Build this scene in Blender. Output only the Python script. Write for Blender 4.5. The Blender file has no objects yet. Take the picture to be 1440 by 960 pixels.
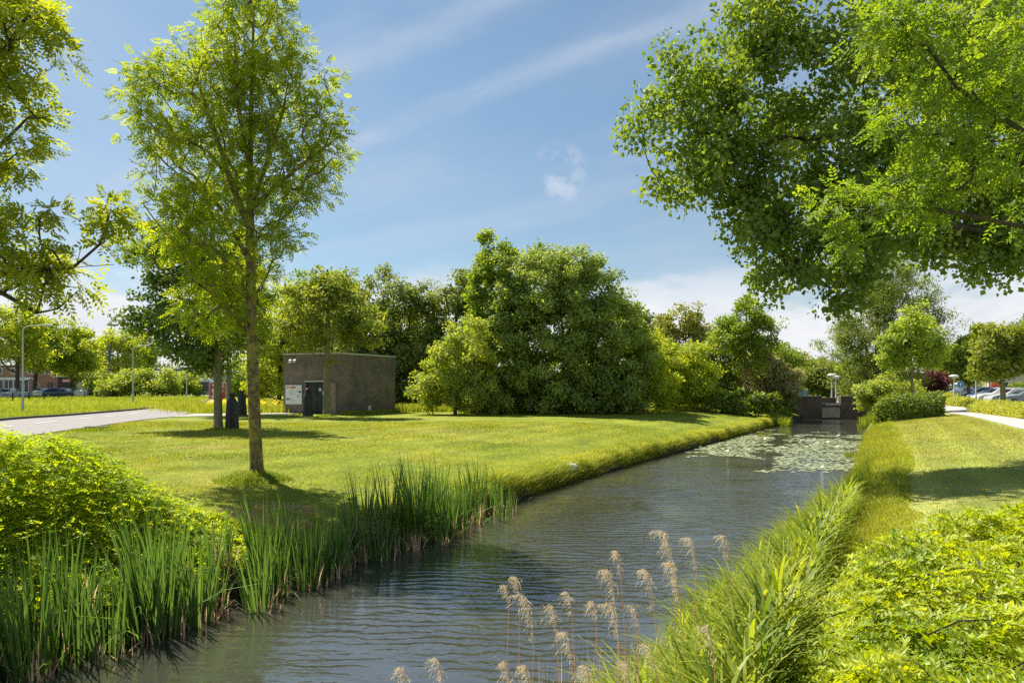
import bpy, math, random
import numpy as np
from mathutils import Vector
C = bpy.context.scene.collection
R8 = np.random.default_rng
PI = math.pi
CAMZ, F, HY = 3.3, 960.0, 540.0

# ---------------------------------------------------------------- helpers
def at(px, py, Y):
    "photo pixel at depth Y -> world point"
    return np.array([(px - 720) / F * Y, Y, CAMZ - (py - HY) / F * Y])
def on(px, py, z):
    "photo pixel on the height z -> world point"
    Y = F * (CAMZ - z) / (py - HY)
    return np.array([(px - 720) / F * Y, Y, z])
def unit(v):
    return v / np.maximum(np.linalg.norm(v, axis=-1, keepdims=True), 1e-9)

class VN:
    "smooth value noise on the plane"
    def __init__(s, seed, n=64):
        s.g = R8(seed).random((n, n)); s.n = n
    def __call__(s, x, y, f=1.0):
        x = np.asarray(x, float) * f; y = np.asarray(y, float) * f
        i = np.floor(x).astype(int); j = np.floor(y).astype(int)
        a = x - i; b = y - j
        a = a * a * (3 - 2 * a); b = b * b * (3 - 2 * b)
        n = s.n; g = s.g
        i0 = i % n; i1 = (i + 1) % n; j0 = j % n; j1 = (j + 1) % n
        return (g[i0, j0] * (1 - a) + g[i1, j0] * a) * (1 - b) + (g[i0, j1] * (1 - a) + g[i1, j1] * a) * b
VN1, VN2, VN3 = VN(1), VN(2), VN(3)

class MB:
    "collects geometry for ONE mesh object"
    def __init__(s):
        s.v = []; s.f = {3: [], 4: []}; s.t = {3: [], 4: []}; s.m = {3: [], 4: []}; s.n = 0; s.ng = []
    def add(s, v, f, tint=0.5, mi=0):
        v = np.asarray(v, float).reshape(-1, 3); f = np.asarray(f, int)
        if len(f) == 0: return
        k = f.shape[1]
        s.v.append(v); s.f[k].append(f + s.n)
        s.t[k].append(np.broadcast_to(np.asarray(tint, float), (len(f),)))
        s.m[k].append(np.broadcast_to(np.asarray(mi, int), (len(f),)))
        s.n += len(v)
    def ngon(s, v, tint=.5, mi=0):
        v = np.asarray(v, float); n = len(v); c = v.mean(0)
        s.add(np.vstack([v, c]), [(i, (i + 1) % n, n) for i in range(n)], tint, mi)
    def box(s, lo, hi, mi=0, tint=.5):
        x0, y0, z0 = lo; x1, y1, z1 = hi
        v = [(x0,y0,z0),(x1,y0,z0),(x1,y1,z0),(x0,y1,z0),(x0,y0,z1),(x1,y0,z1),(x1,y1,z1),(x0,y1,z1)]
        s.add(v, [(0,3,2,1),(4,5,6,7),(0,1,5,4),(1,2,6,5),(2,3,7,6),(3,0,4,7)], tint, mi)
    def bbox(s, lo, hi, b=.02, mi=0, tint=.5):
        "box with chamfered vertical edges and top"
        x0, y0, z0 = lo; x1, y1, z1 = hi
        def ring(z, i):
            return [(x0+b+i,y0+i,z),(x1-b-i,y0+i,z),(x1-i,y0+b+i,z),(x1-i,y1-b-i,z),(x1-b-i,y1-i,z),(x0+b+i,y1-i,z),(x0+i,y1-b-i,z),(x0+i,y0+b+i,z)]
        s.loft([ring(z0, 0), ring(z1 - b, 0), ring(z1, b)], True, mi, tint)
    def loft(s, rings, cap=True, mi=0, tint=.5, closed=True):
        rings = [np.asarray(r, float) for r in rings]; n = len(rings[0]); m = len(rings)
        v = np.vstack(rings); f = []
        for k in range(m - 1):
            for i in range(n if closed else n - 1):
                j = (i + 1) % n
                f.append((k*n+i, k*n+j, (k+1)*n+j, (k+1)*n+i))
        s.add(v, f, tint, mi)
        if cap:
            s.ngon(rings[0][::-1], tint, mi); s.ngon(rings[-1], tint, mi)
    def lathe(s, prof, c=(0,0,0), n=16, mi=0, cap=True, tint=.5, sx=1, sy=1):
        a = np.arange(n) / n * 2 * PI
        s.loft([np.c_[c[0]+r*sx*np.cos(a), c[1]+r*sy*np.sin(a), np.full(n, c[2]+z)] for r, z in prof], cap, mi, tint)
    def tube(s, p, r, n=6, mi=0, tint=.5, cap=False):
        p = np.asarray(p, float); r = np.broadcast_to(np.asarray(r, float), (len(p),))
        t = unit(np.gradient(p, axis=0))
        ref = np.array([1., 0, 0]) if abs(t[0][0]) < .8 else np.array([0, 1., 0])
        a = unit(np.cross(t, ref)); b = np.cross(t, a)
        th = np.arange(n) / n * 2 * PI
        v = p[:, None] + r[:, None, None] * (a[:, None] * np.cos(th)[None, :, None] + b[:, None] * np.sin(th)[None, :, None])
        m = len(p); k = np.arange(m - 1)[:, None] * n; i = np.arange(n)[None]; j = (i + 1) % n
        f = np.stack([k + i, k + j, k + n + j, k + n + i], -1).reshape(-1, 4)
        s.add(v.reshape(-1, 3), f, tint, mi)
        if cap:
            s.ngon(v[0][::-1], tint, mi); s.ngon(v[-1], tint, mi)
    def leaves(s, p, d, nrm, L, W, tint, fold=.25, mi=0, shape=0):
        "leaf shaped faces: base p, axis d, normal nrm"
        n = len(p); d = unit(d); nrm = unit(nrm - d * (nrm * d).sum(-1, keepdims=True)); sd = np.cross(d, nrm)
        L = np.broadcast_to(np.asarray(L, float), (n,))[:, None]; W = np.broadcast_to(np.asarray(W, float), (n,))[:, None] * .5
        up = nrm * W * fold
        tint = np.broadcast_to(np.asarray(tint, float), (n,)); o = np.arange(n)[:, None]
        if shape == 0:
            v = np.stack([p, p + d*L*.45 - sd*W + up, p + d*L, p + d*L*.45 + sd*W + up], 1)
            s.add(v.reshape(-1, 3), np.vstack([o*4 + [[0, 1, 2]], o*4 + [[0, 2, 3]]]), np.r_[tint, tint], mi)
        elif shape == 1:
            v = np.stack([p - sd*W*.2, p + d*L*.5 - sd*W, p + d*L - nrm*L*.08, p + d*L*.5 + sd*W], 1)
            s.add(v.reshape(-1, 3), o*4 + [[0, 1, 2, 3]], tint, mi)
        else:   # fuller leaf of four faces
            v = np.stack([p, p + d*L*.28 - sd*W*.9 + up, p + d*L*.62 - sd*W*.8 + up, p + d*L - nrm*L*.1, p + d*L*.62 + sd*W*.8 + up, p + d*L*.28 + sd*W*.9 + up, p + d*L*.45], 1)
            s.add(v.reshape(-1, 3), np.vstack([o*7 + [[0,1,2,6]], o*7 + [[0,6,4,5]]]), np.r_[tint, tint], mi)
            v2 = v; s.add(v2.reshape(-1, 3), np.vstack([o*7 + [[6,2,3]], o*7 + [[6,3,4]]]), np.r_[tint, tint], mi)
    def blades(s, p, d, H, W, bend, tint, seg=3, rng=None, mi=0, face=None):
        "grass blades: base p, lean direction d (horizontal, length = lean), height H, width W"
        n = len(p); rng = rng or R8(0)
        H = np.broadcast_to(np.asarray(H, float), (n,)); W = np.broadcast_to(np.asarray(W, float), (n,)); bend = np.broadcast_to(np.asarray(bend, float), (n,))
        a = rng.random(n) * 2 * PI if face is None else face
        sd = np.c_[np.cos(a), np.sin(a), np.zeros(n)]
        rows = []
        for k in range(seg + 1):
            t = k / seg
            c = p + d * (t * H)[:, None] * .6 + d * (bend * t**2.2 * H)[:, None]
            c[:, 2] += H * (t - .35 * np.minimum(bend, 1.6) * t**2.5)
            w = W * (1 - t**1.8) * .5 if k < seg else W * 0
            w = W * .5 * (.75 + .5 * t) if (k < seg and t < .5) else w
            if k == seg: rows.append(c[:, None])
            else: rows.append(np.stack([c - sd * w[:, None], c + sd * w[:, None]], 1))
        v = np.concatenate(rows, 1); q = v.shape[1]; o = np.arange(n)[:, None] * q
        fs = [o + [[2*k, 2*k+1, 2*k+3, 2*k+2]] for k in range(seg - 1)]
        tint = np.broadcast_to(np.asarray(tint, float), (n,))
        k = seg - 1
        base = s.n
        s.add(v.reshape(-1, 3), o + [[2*k, 2*k+1, 2*k+2]], tint, mi)
        if fs:
            f = np.vstack(fs) + base
            s.f[4].append(f); s.t[4].append(np.tile(tint, len(fs))); s.m[4].append(np.full(len(f), mi))
    def build(s, name, mats, parent=None, loc=None, smooth=False):
        me = bpy.data.meshes.new(name)
        v = np.vstack(s.v) if s.v else np.zeros((0, 3))
        f3 = np.vstack(s.f[3]) if s.f[3] else np.zeros((0, 3), int)
        f4 = np.vstack(s.f[4]) if s.f[4] else np.zeros((0, 4), int)
        me.vertices.add(len(v)); me.vertices.foreach_set('co', v.astype(np.float32).ravel())
        nl = f3.size + f4.size
        me.loops.add(nl); me.loops.foreach_set('vertex_index', np.r_[f3.ravel(), f4.ravel()].astype(np.int32))
        me.polygons.add(len(f3) + len(f4))
        st = np.r_[np.arange(len(f3)) * 3, f3.size + np.arange(len(f4)) * 4].astype(np.int32)
        me.polygons.foreach_set('loop_start', st)
        mi = np.concatenate([np.concatenate(s.m[k]) if s.m[k] else np.zeros(0, int) for k in (3, 4)])
        me.polygons.foreach_set('material_index', mi.astype(np.int32))
        me.polygons.foreach_set('use_smooth', np.full(len(mi), smooth))
        me.update(calc_edges=True)
        t = np.concatenate([np.concatenate(s.t[k]) if s.t[k] else np.zeros(0) for k in (3, 4)])
        a = me.attributes.new('tint', 'FLOAT', 'FACE'); a.data.foreach_set('value', t.astype(np.float32))
        for m in (mats if isinstance(mats, (list, tuple)) else [mats]): me.materials.append(m)
        o = bpy.data.objects.new(name, me); C.objects.link(o)
        if parent is not None: o.parent = parent
        if loc is not None: o.location = loc
        return o

def tag(o, label=None, cat=None, group=None, kind=None):
    if label: o['label'] = label
    if cat: o['category'] = cat
    if group: o['group'] = group
    if kind: o['kind'] = kind
    return o
def empty(name, loc=(0,0,0), rz=0):
    o = bpy.data.objects.new(name, None); C.objects.link(o); o.empty_display_size = .3
    o.location = [float(q) for q in loc]; o.rotation_euler = (0, 0, rz); return o
def copy_tree(o, parent=None):
    c = o.copy(); C.objects.link(c)
    if parent is not None: c.parent = parent
    for ch in [x for x in bpy.data.objects if x.parent == o]: copy_tree(ch, c)
    return c

# ---------------------------------------------------------------- materials
def mat(name):
    m = bpy.data.materials.new(name); m.use_nodes = True; nt = m.node_tree; nt.nodes.clear()
    return m, nt, nt.nodes, nt.links
def N(ns, t, **kw):
    n = ns.new(t)
    for k, v in kw.items():
        if k in n.inputs: n.inputs[k].default_value = v
        else: setattr(n, k, v)
    return n
def rgba(c): return (c[0], c[1], c[2], 1)
def ramp(ns, pts):
    r = ns.new('ShaderNodeValToRGB'); e = r.color_ramp.elements
    while len(e) < len(pts): e.new(.5)
    for q, (p, c) in zip(e, pts): q.position = p; q.color = rgba(c)
    return r
def leaf_mat(name, dark, light, trans=.45, tcol=(1.42, 1.3, .45), gloss=.06, rough=.45, k=1.8):
    w = (1.10, .96, 1.05); dark = tuple(q * k * 1.15 * v for q, v in zip(dark, w)); light = tuple(q * k * v for q, v in zip(light, w)); gloss *= .42; rough = max(rough, .52); trans = min(.62, trans + .10)
    m, nt, ns, ln = mat(name)
    at_ = N(ns, 'ShaderNodeAttribute', attribute_name='tint')
    geo = N(ns, 'ShaderNodeNewGeometry')
    r = ramp(ns, [(0, dark), (1, light)])
    ln.new(at_.outputs['Fac'], r.inputs[0])
    d = N(ns, 'ShaderNodeBsdfDiffuse'); t = N(ns, 'ShaderNodeBsdfTranslucent'); g = N(ns, 'ShaderNodeBsdfGlossy', Roughness=rough)
    g.inputs['Color'].default_value = (.9, .95, .85, 1)
    mul = N(ns, 'ShaderNodeMix', data_type='RGBA', blend_type='MULTIPLY'); mul.inputs[0].default_value = 1; mul.inputs[7].default_value = rgba(tcol)
    ln.new(r.outputs[0], mul.inputs[6]); ln.new(r.outputs[0], d.inputs[0]); ln.new(mul.outputs[2], t.inputs[0])
    mx = N(ns, 'ShaderNodeMixShader'); mx.inputs[0].default_value = trans
    ln.new(d.outputs[0], mx.inputs[1]); ln.new(t.outputs[0], mx.inputs[2])
    m2 = N(ns, 'ShaderNodeMixShader'); m2.inputs[0].default_value = gloss
    ln.new(mx.outputs[0], m2.inputs[1]); ln.new(g.outputs[0], m2.inputs[2])
    o = N(ns, 'ShaderNodeOutputMaterial'); ln.new(m2.outputs[0], o.inputs[0]); return m
def pm(name, c1, c2=None, scale=4, rough=.7, bump=0, metal=0, detail=6, stretch=(1,1,1), bscale=None, spec=.4):
    "principled with noise variation between two colours"
    m, nt, ns, ln = mat(name)
    p = N(ns, 'ShaderNodeBsdfPrincipled', Roughness=rough, Metallic=metal); p.inputs['Specular IOR Level'].default_value = spec
    tc = N(ns, 'ShaderNodeTexCoord'); mp = N(ns, 'ShaderNodeMapping'); mp.inputs['Scale'].default_value = stretch
    ln.new(tc.outputs['Object'], mp.inputs[0])
    nz = N(ns, 'ShaderNodeTexNoise', Scale=scale, Detail=detail, Roughness=.6); ln.new(mp.outputs[0], nz.inputs['Vector'])
    r = ramp(ns, [(.3, c1), (.7, c2 or c1)]); ln.new(nz.outputs[0], r.inputs[0]); ln.new(r.outputs[0], p.inputs['Base Color'])
    if bump:
        b = N(ns, 'ShaderNodeBump', Strength=1.0, Distance=bump)
        n2 = N(ns, 'ShaderNodeTexNoise', Scale=bscale or scale * 3, Detail=6); ln.new(mp.outputs[0], n2.inputs['Vector'])
        ln.new(n2.outputs[0], b.inputs['Height']); ln.new(b.outputs[0], p.inputs['Normal'])
    o = N(ns, 'ShaderNodeOutputMaterial'); ln.new(p.outputs[0], o.inputs[0]); return m
def brick_mat(name, a, b, mortar, w=.22, h=.065, flat=False, rough=.85, stain=.35):
    m, nt, ns, ln = mat(name)
    p = N(ns, 'ShaderNodeBsdfPrincipled', Roughness=rough)
    tc = N(ns, 'ShaderNodeTexCoord'); sp = N(ns, 'ShaderNodeSeparateXYZ'); ln.new(tc.outputs['Object'], sp.inputs[0])
    ad = N(ns, 'ShaderNodeMath', operation='ADD'); ln.new(sp.outputs[0], ad.inputs[0]); ln.new(sp.outputs[1], ad.inputs[1])
    cb = N(ns, 'ShaderNodeCombineXYZ')
    if flat: ln.new(sp.outputs[0], cb.inputs[0]); ln.new(sp.outputs[1], cb.inputs[1])
    else: ln.new(ad.outputs[0], cb.inputs[0]); ln.new(sp.outputs[2], cb.inputs[1])
    bt = N(ns, 'ShaderNodeTexBrick', Scale=1.0); bt.inputs['Brick Width'].default_value = w; bt.inputs['Row Height'].default_value = h
    bt.inputs['Mortar Size'].default_value = .006; bt.inputs['Color1'].default_value = rgba(a); bt.inputs['Color2'].default_value = rgba(b); bt.inputs['Mortar'].default_value = rgba(mortar)
    ln.new(cb.outputs[0], bt.inputs['Vector'])
    nz = N(ns, 'ShaderNodeTexNoise', Scale=.9, Detail=8, Roughness=.65); ln.new(tc.outputs['Object'], nz.inputs['Vector'])
    r = ramp(ns, [(.3, (1-stain,)*3), (.7, (1.15, 1.12, 1.08))]); ln.new(nz.outputs[0], r.inputs[0])
    mu = N(ns, 'ShaderNodeMix', data_type='RGBA', blend_type='MULTIPLY'); mu.inputs[0].default_value = 1
    ln.new(bt.outputs[0], mu.inputs[6]); ln.new(r.outputs[0], mu.inputs[7]); ln.new(mu.outputs[2], p.inputs['Base Color'])
    bp = N(ns, 'ShaderNodeBump', Strength=.6, Distance=.01); bp.invert = True; ln.new(bt.outputs['Fac'], bp.inputs['Height']); ln.new(bp.outputs[0], p.inputs['Normal'])
    o = N(ns, 'ShaderNodeOutputMaterial'); ln.new(p.outputs[0], o.inputs[0]); return m
def bark_mat(name, c1, c2, lichen, lf=.5, sc=1.0):
    m, nt, ns, ln = mat(name)
    p = N(ns, 'ShaderNodeBsdfPrincipled', Roughness=.9); p.inputs['Specular IOR Level'].default_value = .2
    tc = N(ns, 'ShaderNodeTexCoord'); mp = N(ns, 'ShaderNodeMapping'); mp.inputs['Scale'].default_value = (sc, sc, .22*sc); ln.new(tc.outputs['Object'], mp.inputs[0])
    n1 = N(ns, 'ShaderNodeTexNoise', Scale=22, Detail=8, Roughness=.7); ln.new(mp.outputs[0], n1.inputs['Vector'])
    r1 = ramp(ns, [(.32, c1), (.68, c2)]); ln.new(n1.outputs[0], r1.inputs[0])
    n2 = N(ns, 'ShaderNodeTexNoise', Scale=5, Detail=9, Roughness=.75); ln.new(tc.outputs['Object'], n2.inputs['Vector'])
    r2 = ramp(ns, [(.46, (0,0,0)), (.56, (lf,)*3)]); ln.new(n2.outputs[0], r2.inputs[0])
    mx = N(ns, 'ShaderNodeMix', data_type='RGBA'); ln.new(r2.outputs[0], mx.inputs[0]); ln.new(r1.outputs[0], mx.inputs[6]); mx.inputs[7].default_value = rgba(lichen)
    ln.new(mx.outputs[2], p.inputs['Base Color'])
    b = N(ns, 'ShaderNodeBump', Strength=1.0, Distance=.025); ln.new(n1.outputs[0], b.inputs['Height']); ln.new(b.outputs[0], p.inputs['Normal'])
    o = N(ns, 'ShaderNodeOutputMaterial'); ln.new(p.outputs[0], o.inputs[0]); return m
def lawn_mat(name, lo, mid, hi, dry, dryamt=.5, stripe=0.0):
    m, nt, ns, ln = mat(name)
    p = N(ns, 'ShaderNodeBsdfPrincipled', Roughness=.8); p.inputs['Specular IOR Level'].default_value = .15
    tc = N(ns, 'ShaderNodeTexCoord')
    n1 = N(ns, 'ShaderNodeTexNoise', Scale=.55, Detail=10, Roughness=.72); ln.new(tc.outputs['Object'], n1.inputs['Vector'])
    r1 = ramp(ns, [(.34, lo), (.5, mid), (.66, hi)]); ln.new(n1.outputs[0], r1.inputs[0])
    n2 = N(ns, 'ShaderNodeTexNoise', Scale=.23, Detail=8, Roughness=.68, Distortion=.6); ln.new(tc.outputs['Object'], n2.inputs['Vector'])
    r2 = ramp(ns, [(.48, (0,0,0)), (.68, (dryamt,)*3)]); ln.new(n2.outputs[0], r2.inputs[0])
    mx = N(ns, 'ShaderNodeMix', data_type='RGBA'); ln.new(r2.outputs[0], mx.inputs[0]); ln.new(r1.outputs[0], mx.inputs[6]); mx.inputs[7].default_value = rgba(dry)
    # fine mottling, drawn out along the mowing direction
    mp = N(ns, 'ShaderNodeMapping'); mp.inputs['Rotation'].default_value = (0, 0, math.radians(28)); mp.inputs['Scale'].default_value = (2.2, .6, 1)
    ln.new(tc.outputs['Object'], mp.inputs[0])
    n3 = N(ns, 'ShaderNodeTexNoise', Scale=3.2, Detail=9, Roughness=.8); ln.new(mp.outputs[0], n3.inputs['Vector'])
    r3 = ramp(ns, [(.3, (.62,.66,.6)), (.7, (1.3,1.25,1.3))]); ln.new(n3.outputs[0], r3.inputs[0])
    mu = N(ns, 'ShaderNodeMix', data_type='RGBA', blend_type='MULTIPLY'); mu.inputs[0].default_value = 1
    ln.new(mx.outputs[2], mu.inputs[6]); ln.new(r3.outputs[0], mu.inputs[7]); col = mu.outputs[2]
    if stripe:
        w = N(ns, 'ShaderNodeTexWave', Scale=.22, Distortion=1.2, Detail=3); w.inputs['Detail Scale'].default_value = .6
        m2 = N(ns, 'ShaderNodeMapping'); m2.inputs['Rotation'].default_value = (0, 0, math.radians(28.4)); ln.new(tc.outputs['Object'], m2.inputs[0]); ln.new(m2.outputs[0], w.inputs['Vector'])
        r4 = ramp(ns, [(.2, (1-stripe,)*3), (.8, (1+stripe*.6,)*3)]); ln.new(w.outputs[0], r4.inputs[0])
        mu2 = N(ns, 'ShaderNodeMix', data_type='RGBA', blend_type='MULTIPLY'); mu2.inputs[0].default_value = 1
        ln.new(col, mu2.inputs[6]); ln.new(r4.outputs[0], mu2.inputs[7]); col = mu2.outputs[2]
    ln.new(col, p.inputs['Base Color'])
    n5 = N(ns, 'ShaderNodeTexNoise', Scale=30, Detail=5, Roughness=.7); ln.new(tc.outputs['Object'], n5.inputs['Vector'])
    b = N(ns, 'ShaderNodeBump', Strength=.8, Distance=.04); ln.new(n5.outputs[0], b.inputs['Height']); ln.new(b.outputs[0], p.inputs['Normal'])
    o = N(ns, 'ShaderNodeOutputMaterial'); ln.new(p.outputs[0], o.inputs[0]); return m
WAVE = (.017, .034, .008)
def water_mat():
    m, nt, ns, ln = mat('canal_water')
    p = N(ns, 'ShaderNodeBsdfPrincipled', Roughness=.09, IOR=2.7); p.inputs['Base Color'].default_value = (.042, .043, .032, 1)
    tc = N(ns, 'ShaderNodeTexCoord')
    mp = N(ns, 'ShaderNodeMapping'); mp.inputs['Rotation'].default_value = (0, 0, math.radians(5)); mp.inputs['Scale'].default_value = (.5, 1, 1); ln.new(tc.outputs['Object'], mp.inputs[0])
    w = N(ns, 'ShaderNodeTexWave', Scale=1.35, Distortion=8.5, Detail=3.5); w.bands_direction = 'Y'; w.inputs['Detail Scale'].default_value = 1.6; w.inputs['Detail Roughness'].default_value = .55
    ln.new(mp.outputs[0], w.inputs['Vector'])
    n1 = N(ns, 'ShaderNodeTexNoise', Scale=6.0, Detail=3, Roughness=.5); ln.new(mp.outputs[0], n1.inputs['Vector'])
    n2 = N(ns, 'ShaderNodeTexNoise', Scale=15.0, Detail=2, Roughness=.5); ln.new(tc.outputs['Object'], n2.inputs['Vector'])
    # calm water in the lee of the reeds and by the bridge, rippled in the middle
    amp = N(ns, 'ShaderNodeAttribute', attribute_name='ripple')
    ng = N(ns, 'ShaderNodeTexNoise', Scale=.42, Detail=5); ln.new(tc.outputs['Object'], ng.inputs['Vector'])
    rg = ramp(ns, [(.34, (.22,)*3), (.62, (1.2,)*3)]); ln.new(ng.outputs[0], rg.inputs[0])
    am = N(ns, 'ShaderNodeMath', operation='MULTIPLY'); ln.new(amp.outputs['Fac'], am.inputs[0]); ln.new(rg.outputs[0], am.inputs[1])
    def sc(a, k):
        q = N(ns, 'ShaderNodeMath', operation='MULTIPLY'); ln.new(a, q.inputs[0]); q.inputs[1].default_value = k; return q.outputs[0]
    def add(a, b):
        q = N(ns, 'ShaderNodeMath', operation='ADD'); ln.new(a, q.inputs[0]); ln.new(b, q.inputs[1]); return q.outputs[0]
    h = add(add(sc(w.outputs[0], WAVE[0]), sc(n1.outputs[0], WAVE[1])), sc(n2.outputs[0], WAVE[2]))
    hh = N(ns, 'ShaderNodeMath', operation='MULTIPLY'); ln.new(h, hh.inputs[0]); ln.new(am.outputs[0], hh.inputs[1])
    b = N(ns, 'ShaderNodeBump', Strength=1.0, Distance=1.0); ln.new(hh.outputs[0], b.inputs['Height']); ln.new(b.outputs[0], p.inputs['Normal'])
    o = N(ns, 'ShaderNodeOutputMaterial'); ln.new(p.outputs[0], o.inputs[0]); return m
SUN, SKY, EXPO = 4.7, .063, 1.02
def glass_mat(name, c=(.02,.025,.03)):
    m, nt, ns, ln = mat(name)
    p = N(ns, 'ShaderNodeBsdfPrincipled', Roughness=.05); p.inputs['Base Color'].default_value = rgba(c)
    o = N(ns, 'ShaderNodeOutputMaterial'); ln.new(p.outputs[0], o.inputs[0]); return m

M = {}
M['lawn'] = lawn_mat('mown_lawn', (.10,.15,.010), (.19,.235,.014), (.26,.285,.020), (.34,.30,.06), .5, .10)
M['lawn2'] = lawn_mat('dry_lawn', (.17,.23,.035), (.26,.32,.065), (.34,.385,.10), (.42,.405,.15), .65, .20)
M['meadow'] = lawn_mat('meadow_ground', (.06,.10,.01), (.12,.17,.02), (.19,.24,.03), (.22,.2,.06), .4)
M['soil'] = pm('bank_soil', (.018,.013,.008), (.055,.04,.022), 6, .95, .04)
M['water'] = water_mat()
M['asphalt'] = pm('old_asphalt', (.20,.185,.175), (.27,.255,.245), 3, .9, .006, detail=10)
M['paving'] = pm('pale_paving', (.36,.32,.30), (.46,.41,.38), 2.5, .9, .006, detail=10)
M['white_paint'] = pm('road_paint', (.38,.38,.37), (.55,.55,.53), 6, .8)
M['kerb'] = pm('kerb_stone', (.06,.055,.05), (.14,.13,.12), 5, .9, .01)
M['bark'] = bark_mat('lichen_bark', (.05,.036,.022), (.27,.20,.12), (.36,.31,.06), .85)
M['bark_dark'] = bark_mat('dark_bark', (.035,.028,.02), (.12,.095,.07), (.12,.13,.04), .4)
M['bark_pale'] = bark_mat('pale_bark', (.11,.085,.055), (.32,.27,.19), (.26,.25,.08), .5)
M['brick'] = brick_mat('dark_brown_brick', (.205,.16,.15), (.295,.24,.225), (.19,.165,.15), stain=.5)
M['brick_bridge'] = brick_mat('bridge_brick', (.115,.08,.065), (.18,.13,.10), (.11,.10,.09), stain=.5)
M['brick_pier'] = brick_mat('pale_brick', (.30,.235,.19), (.42,.34,.27), (.28,.26,.24), stain=.45)  # paler brick than the kiosk wall, mottled by noise
M['brick_red'] = brick_mat('orange_brick', (.30,.15,.09), (.36,.19,.12), (.3,.25,.2), stain=.2)
M['cream'] = pm('cream_render', (.52,.45,.36), (.62,.55,.46), 1.5, .9, .004)
M['concrete'] = pm('weathered_concrete', (.32,.27,.20), (.55,.48,.38), 2.2, .9, .01, stretch=(1,1,.5))
M['black'] = pm('black_metal', (.012,.013,.013), (.025,.026,.026), 8, .5)
M['bronze'] = pm('dark_bronze', (.014,.014,.014), (.05,.05,.048), 7, .55, .012, bscale=9)
M['door'] = pm('green_black_door', (.006,.012,.008), (.012,.022,.015), 5, .45)
M['white'] = pm('white_board', (.70,.72,.74), (.78,.80,.82), 4, .5)
M['trim'] = pm('aluminium_trim', (.42,.42,.41), (.58,.57,.55), 3, .5)
M['galv'] = pm('galvanised_steel', (.34,.35,.35), (.48,.49,.49), 5, .55, metal=.2)
M['galv_dark'] = pm('grey_painted_steel', (.10,.11,.115), (.16,.17,.175), 5, .6)
M['lamp'] = pm('lamp_grey', (.45,.46,.44), (.58,.58,.56), 5, .5)
M['roof_dark'] = pm('dark_roof', (.04,.04,.045), (.08,.08,.085), 3, .8)
M['roof_tile'] = brick_mat('grey_roof_tiles', (.10,.085,.08), (.15,.13,.12), (.05,.045,.04), .25, .3, stain=.3)
M['glass'] = glass_mat('window_glass'); M['tyre'] = pm('tyre_rubber', (.012,.012,.012), (.02,.02,.02), 9, .85)
M['rim'] = pm('alloy_rim', (.4,.4,.41), (.5,.5,.51), 9, .35, metal=.7)
M['lamp_red'] = pm('tail_lamp', (.35,.01,.01), (.4,.02,.015), 9, .3); M['lens'] = pm('head_lamp', (.6,.62,.65), (.7,.72,.75), 9, .15)
M['red'] = pm('poster_red', (.5,.03,.03), (.62,.06,.05), 2, .5); M['pink'] = pm('poster_pink', (.6,.3,.26), (.75,.45,.4), 3, .5)
M['orange'] = pm('print_orange', (.75,.33,.06), (.8,.4,.1), 4, .6); M['maroon'] = pm('print_maroon', (.4,.06,.05), (.45,.09,.07), 4, .6)
M['greenp'] = pm('print_green', (.10,.22,.12), (.14,.28,.16), 4, .6); M['greyp'] = pm('print_grey', (.3,.33,.37), (.42,.45,.5), 4, .6); M['bluep'] = pm('print_pale_blue', (.45,.58,.7), (.55,.66,.76), 4, .6)
M['signblue'] = pm('sign_blue', (.02,.16,.45), (.03,.2,.5), 4, .4)
M['blue'] = pm('blue_rail', (.03,.14,.3), (.05,.18,.36), 4, .5)
M['stone'] = pm('pale_stone', (.5,.5,.48), (.7,.7,.68), 6, .8, .01)
# ---------------------------------------------------------------- terrain
SH = .54
LY = np.array([-20, 7.8, 9.2, 11.5, 15.1, 19.2, 23, 29.3, 38.5, 52, 61, 70, 900.])
LU = np.array([-10.3, -10.1, -9.9, -9.75, -10.0, -10.4, -10.45, -10.2, -9.5, -8.6, -7.4, -7.2, -7.2])
RY = np.array([-20, 0, 8, 20, 40, 65, 900.]); RU = np.array([-1.9, -1.9, -1.5, -.95, -1.0, -1.5, -1.5])
def Lu(Y): return np.interp(Y, LY, LU)
def Ru(Y): return np.interp(Y, RY, RU)
TLX = np.array([-1.2, -.05, 0, .12, .3, .8, 2, 4, 7, 12, 2000]); TLZ = np.array([-.9, -.4, -.12, .22, .40, .52, .72, .92, 1.1, 1.2, 1.2])
TRX = np.array([-1.2, -.05, 0, .3, .8, 1.5, 3, 8, 14, 2000]); TRZ = np.array([-.9, -.3, -.1, .3, .72, 1.02, 1.22, 1.5, 1.5, 1.5])
def G(x, y):
    "height of the ground"
    x = np.asarray(x, float); y = np.asarray(y, float); u = x - SH * y
    tl = Lu(y) - u; tr = u - Ru(y)
    z = np.where(tl > tr, np.interp(tl, TLX, TLZ), np.interp(tr, TRX, TRZ))
    am = np.clip((np.maximum(tl, tr) - 2.5) / 6, 0, 1) * np.clip((90 - y) / 40, 0, 1)
    return z + am * .16 * (VN1(x + 300, y + 300, .13) - .5)
def gz(x, y): return float(G(x, y))
def LX(Y, t): return SH * Y + Lu(Y) - t       # x at distance t left of the left water edge
def RX(Y, t): return SH * Y + Ru(Y) + t

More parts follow.
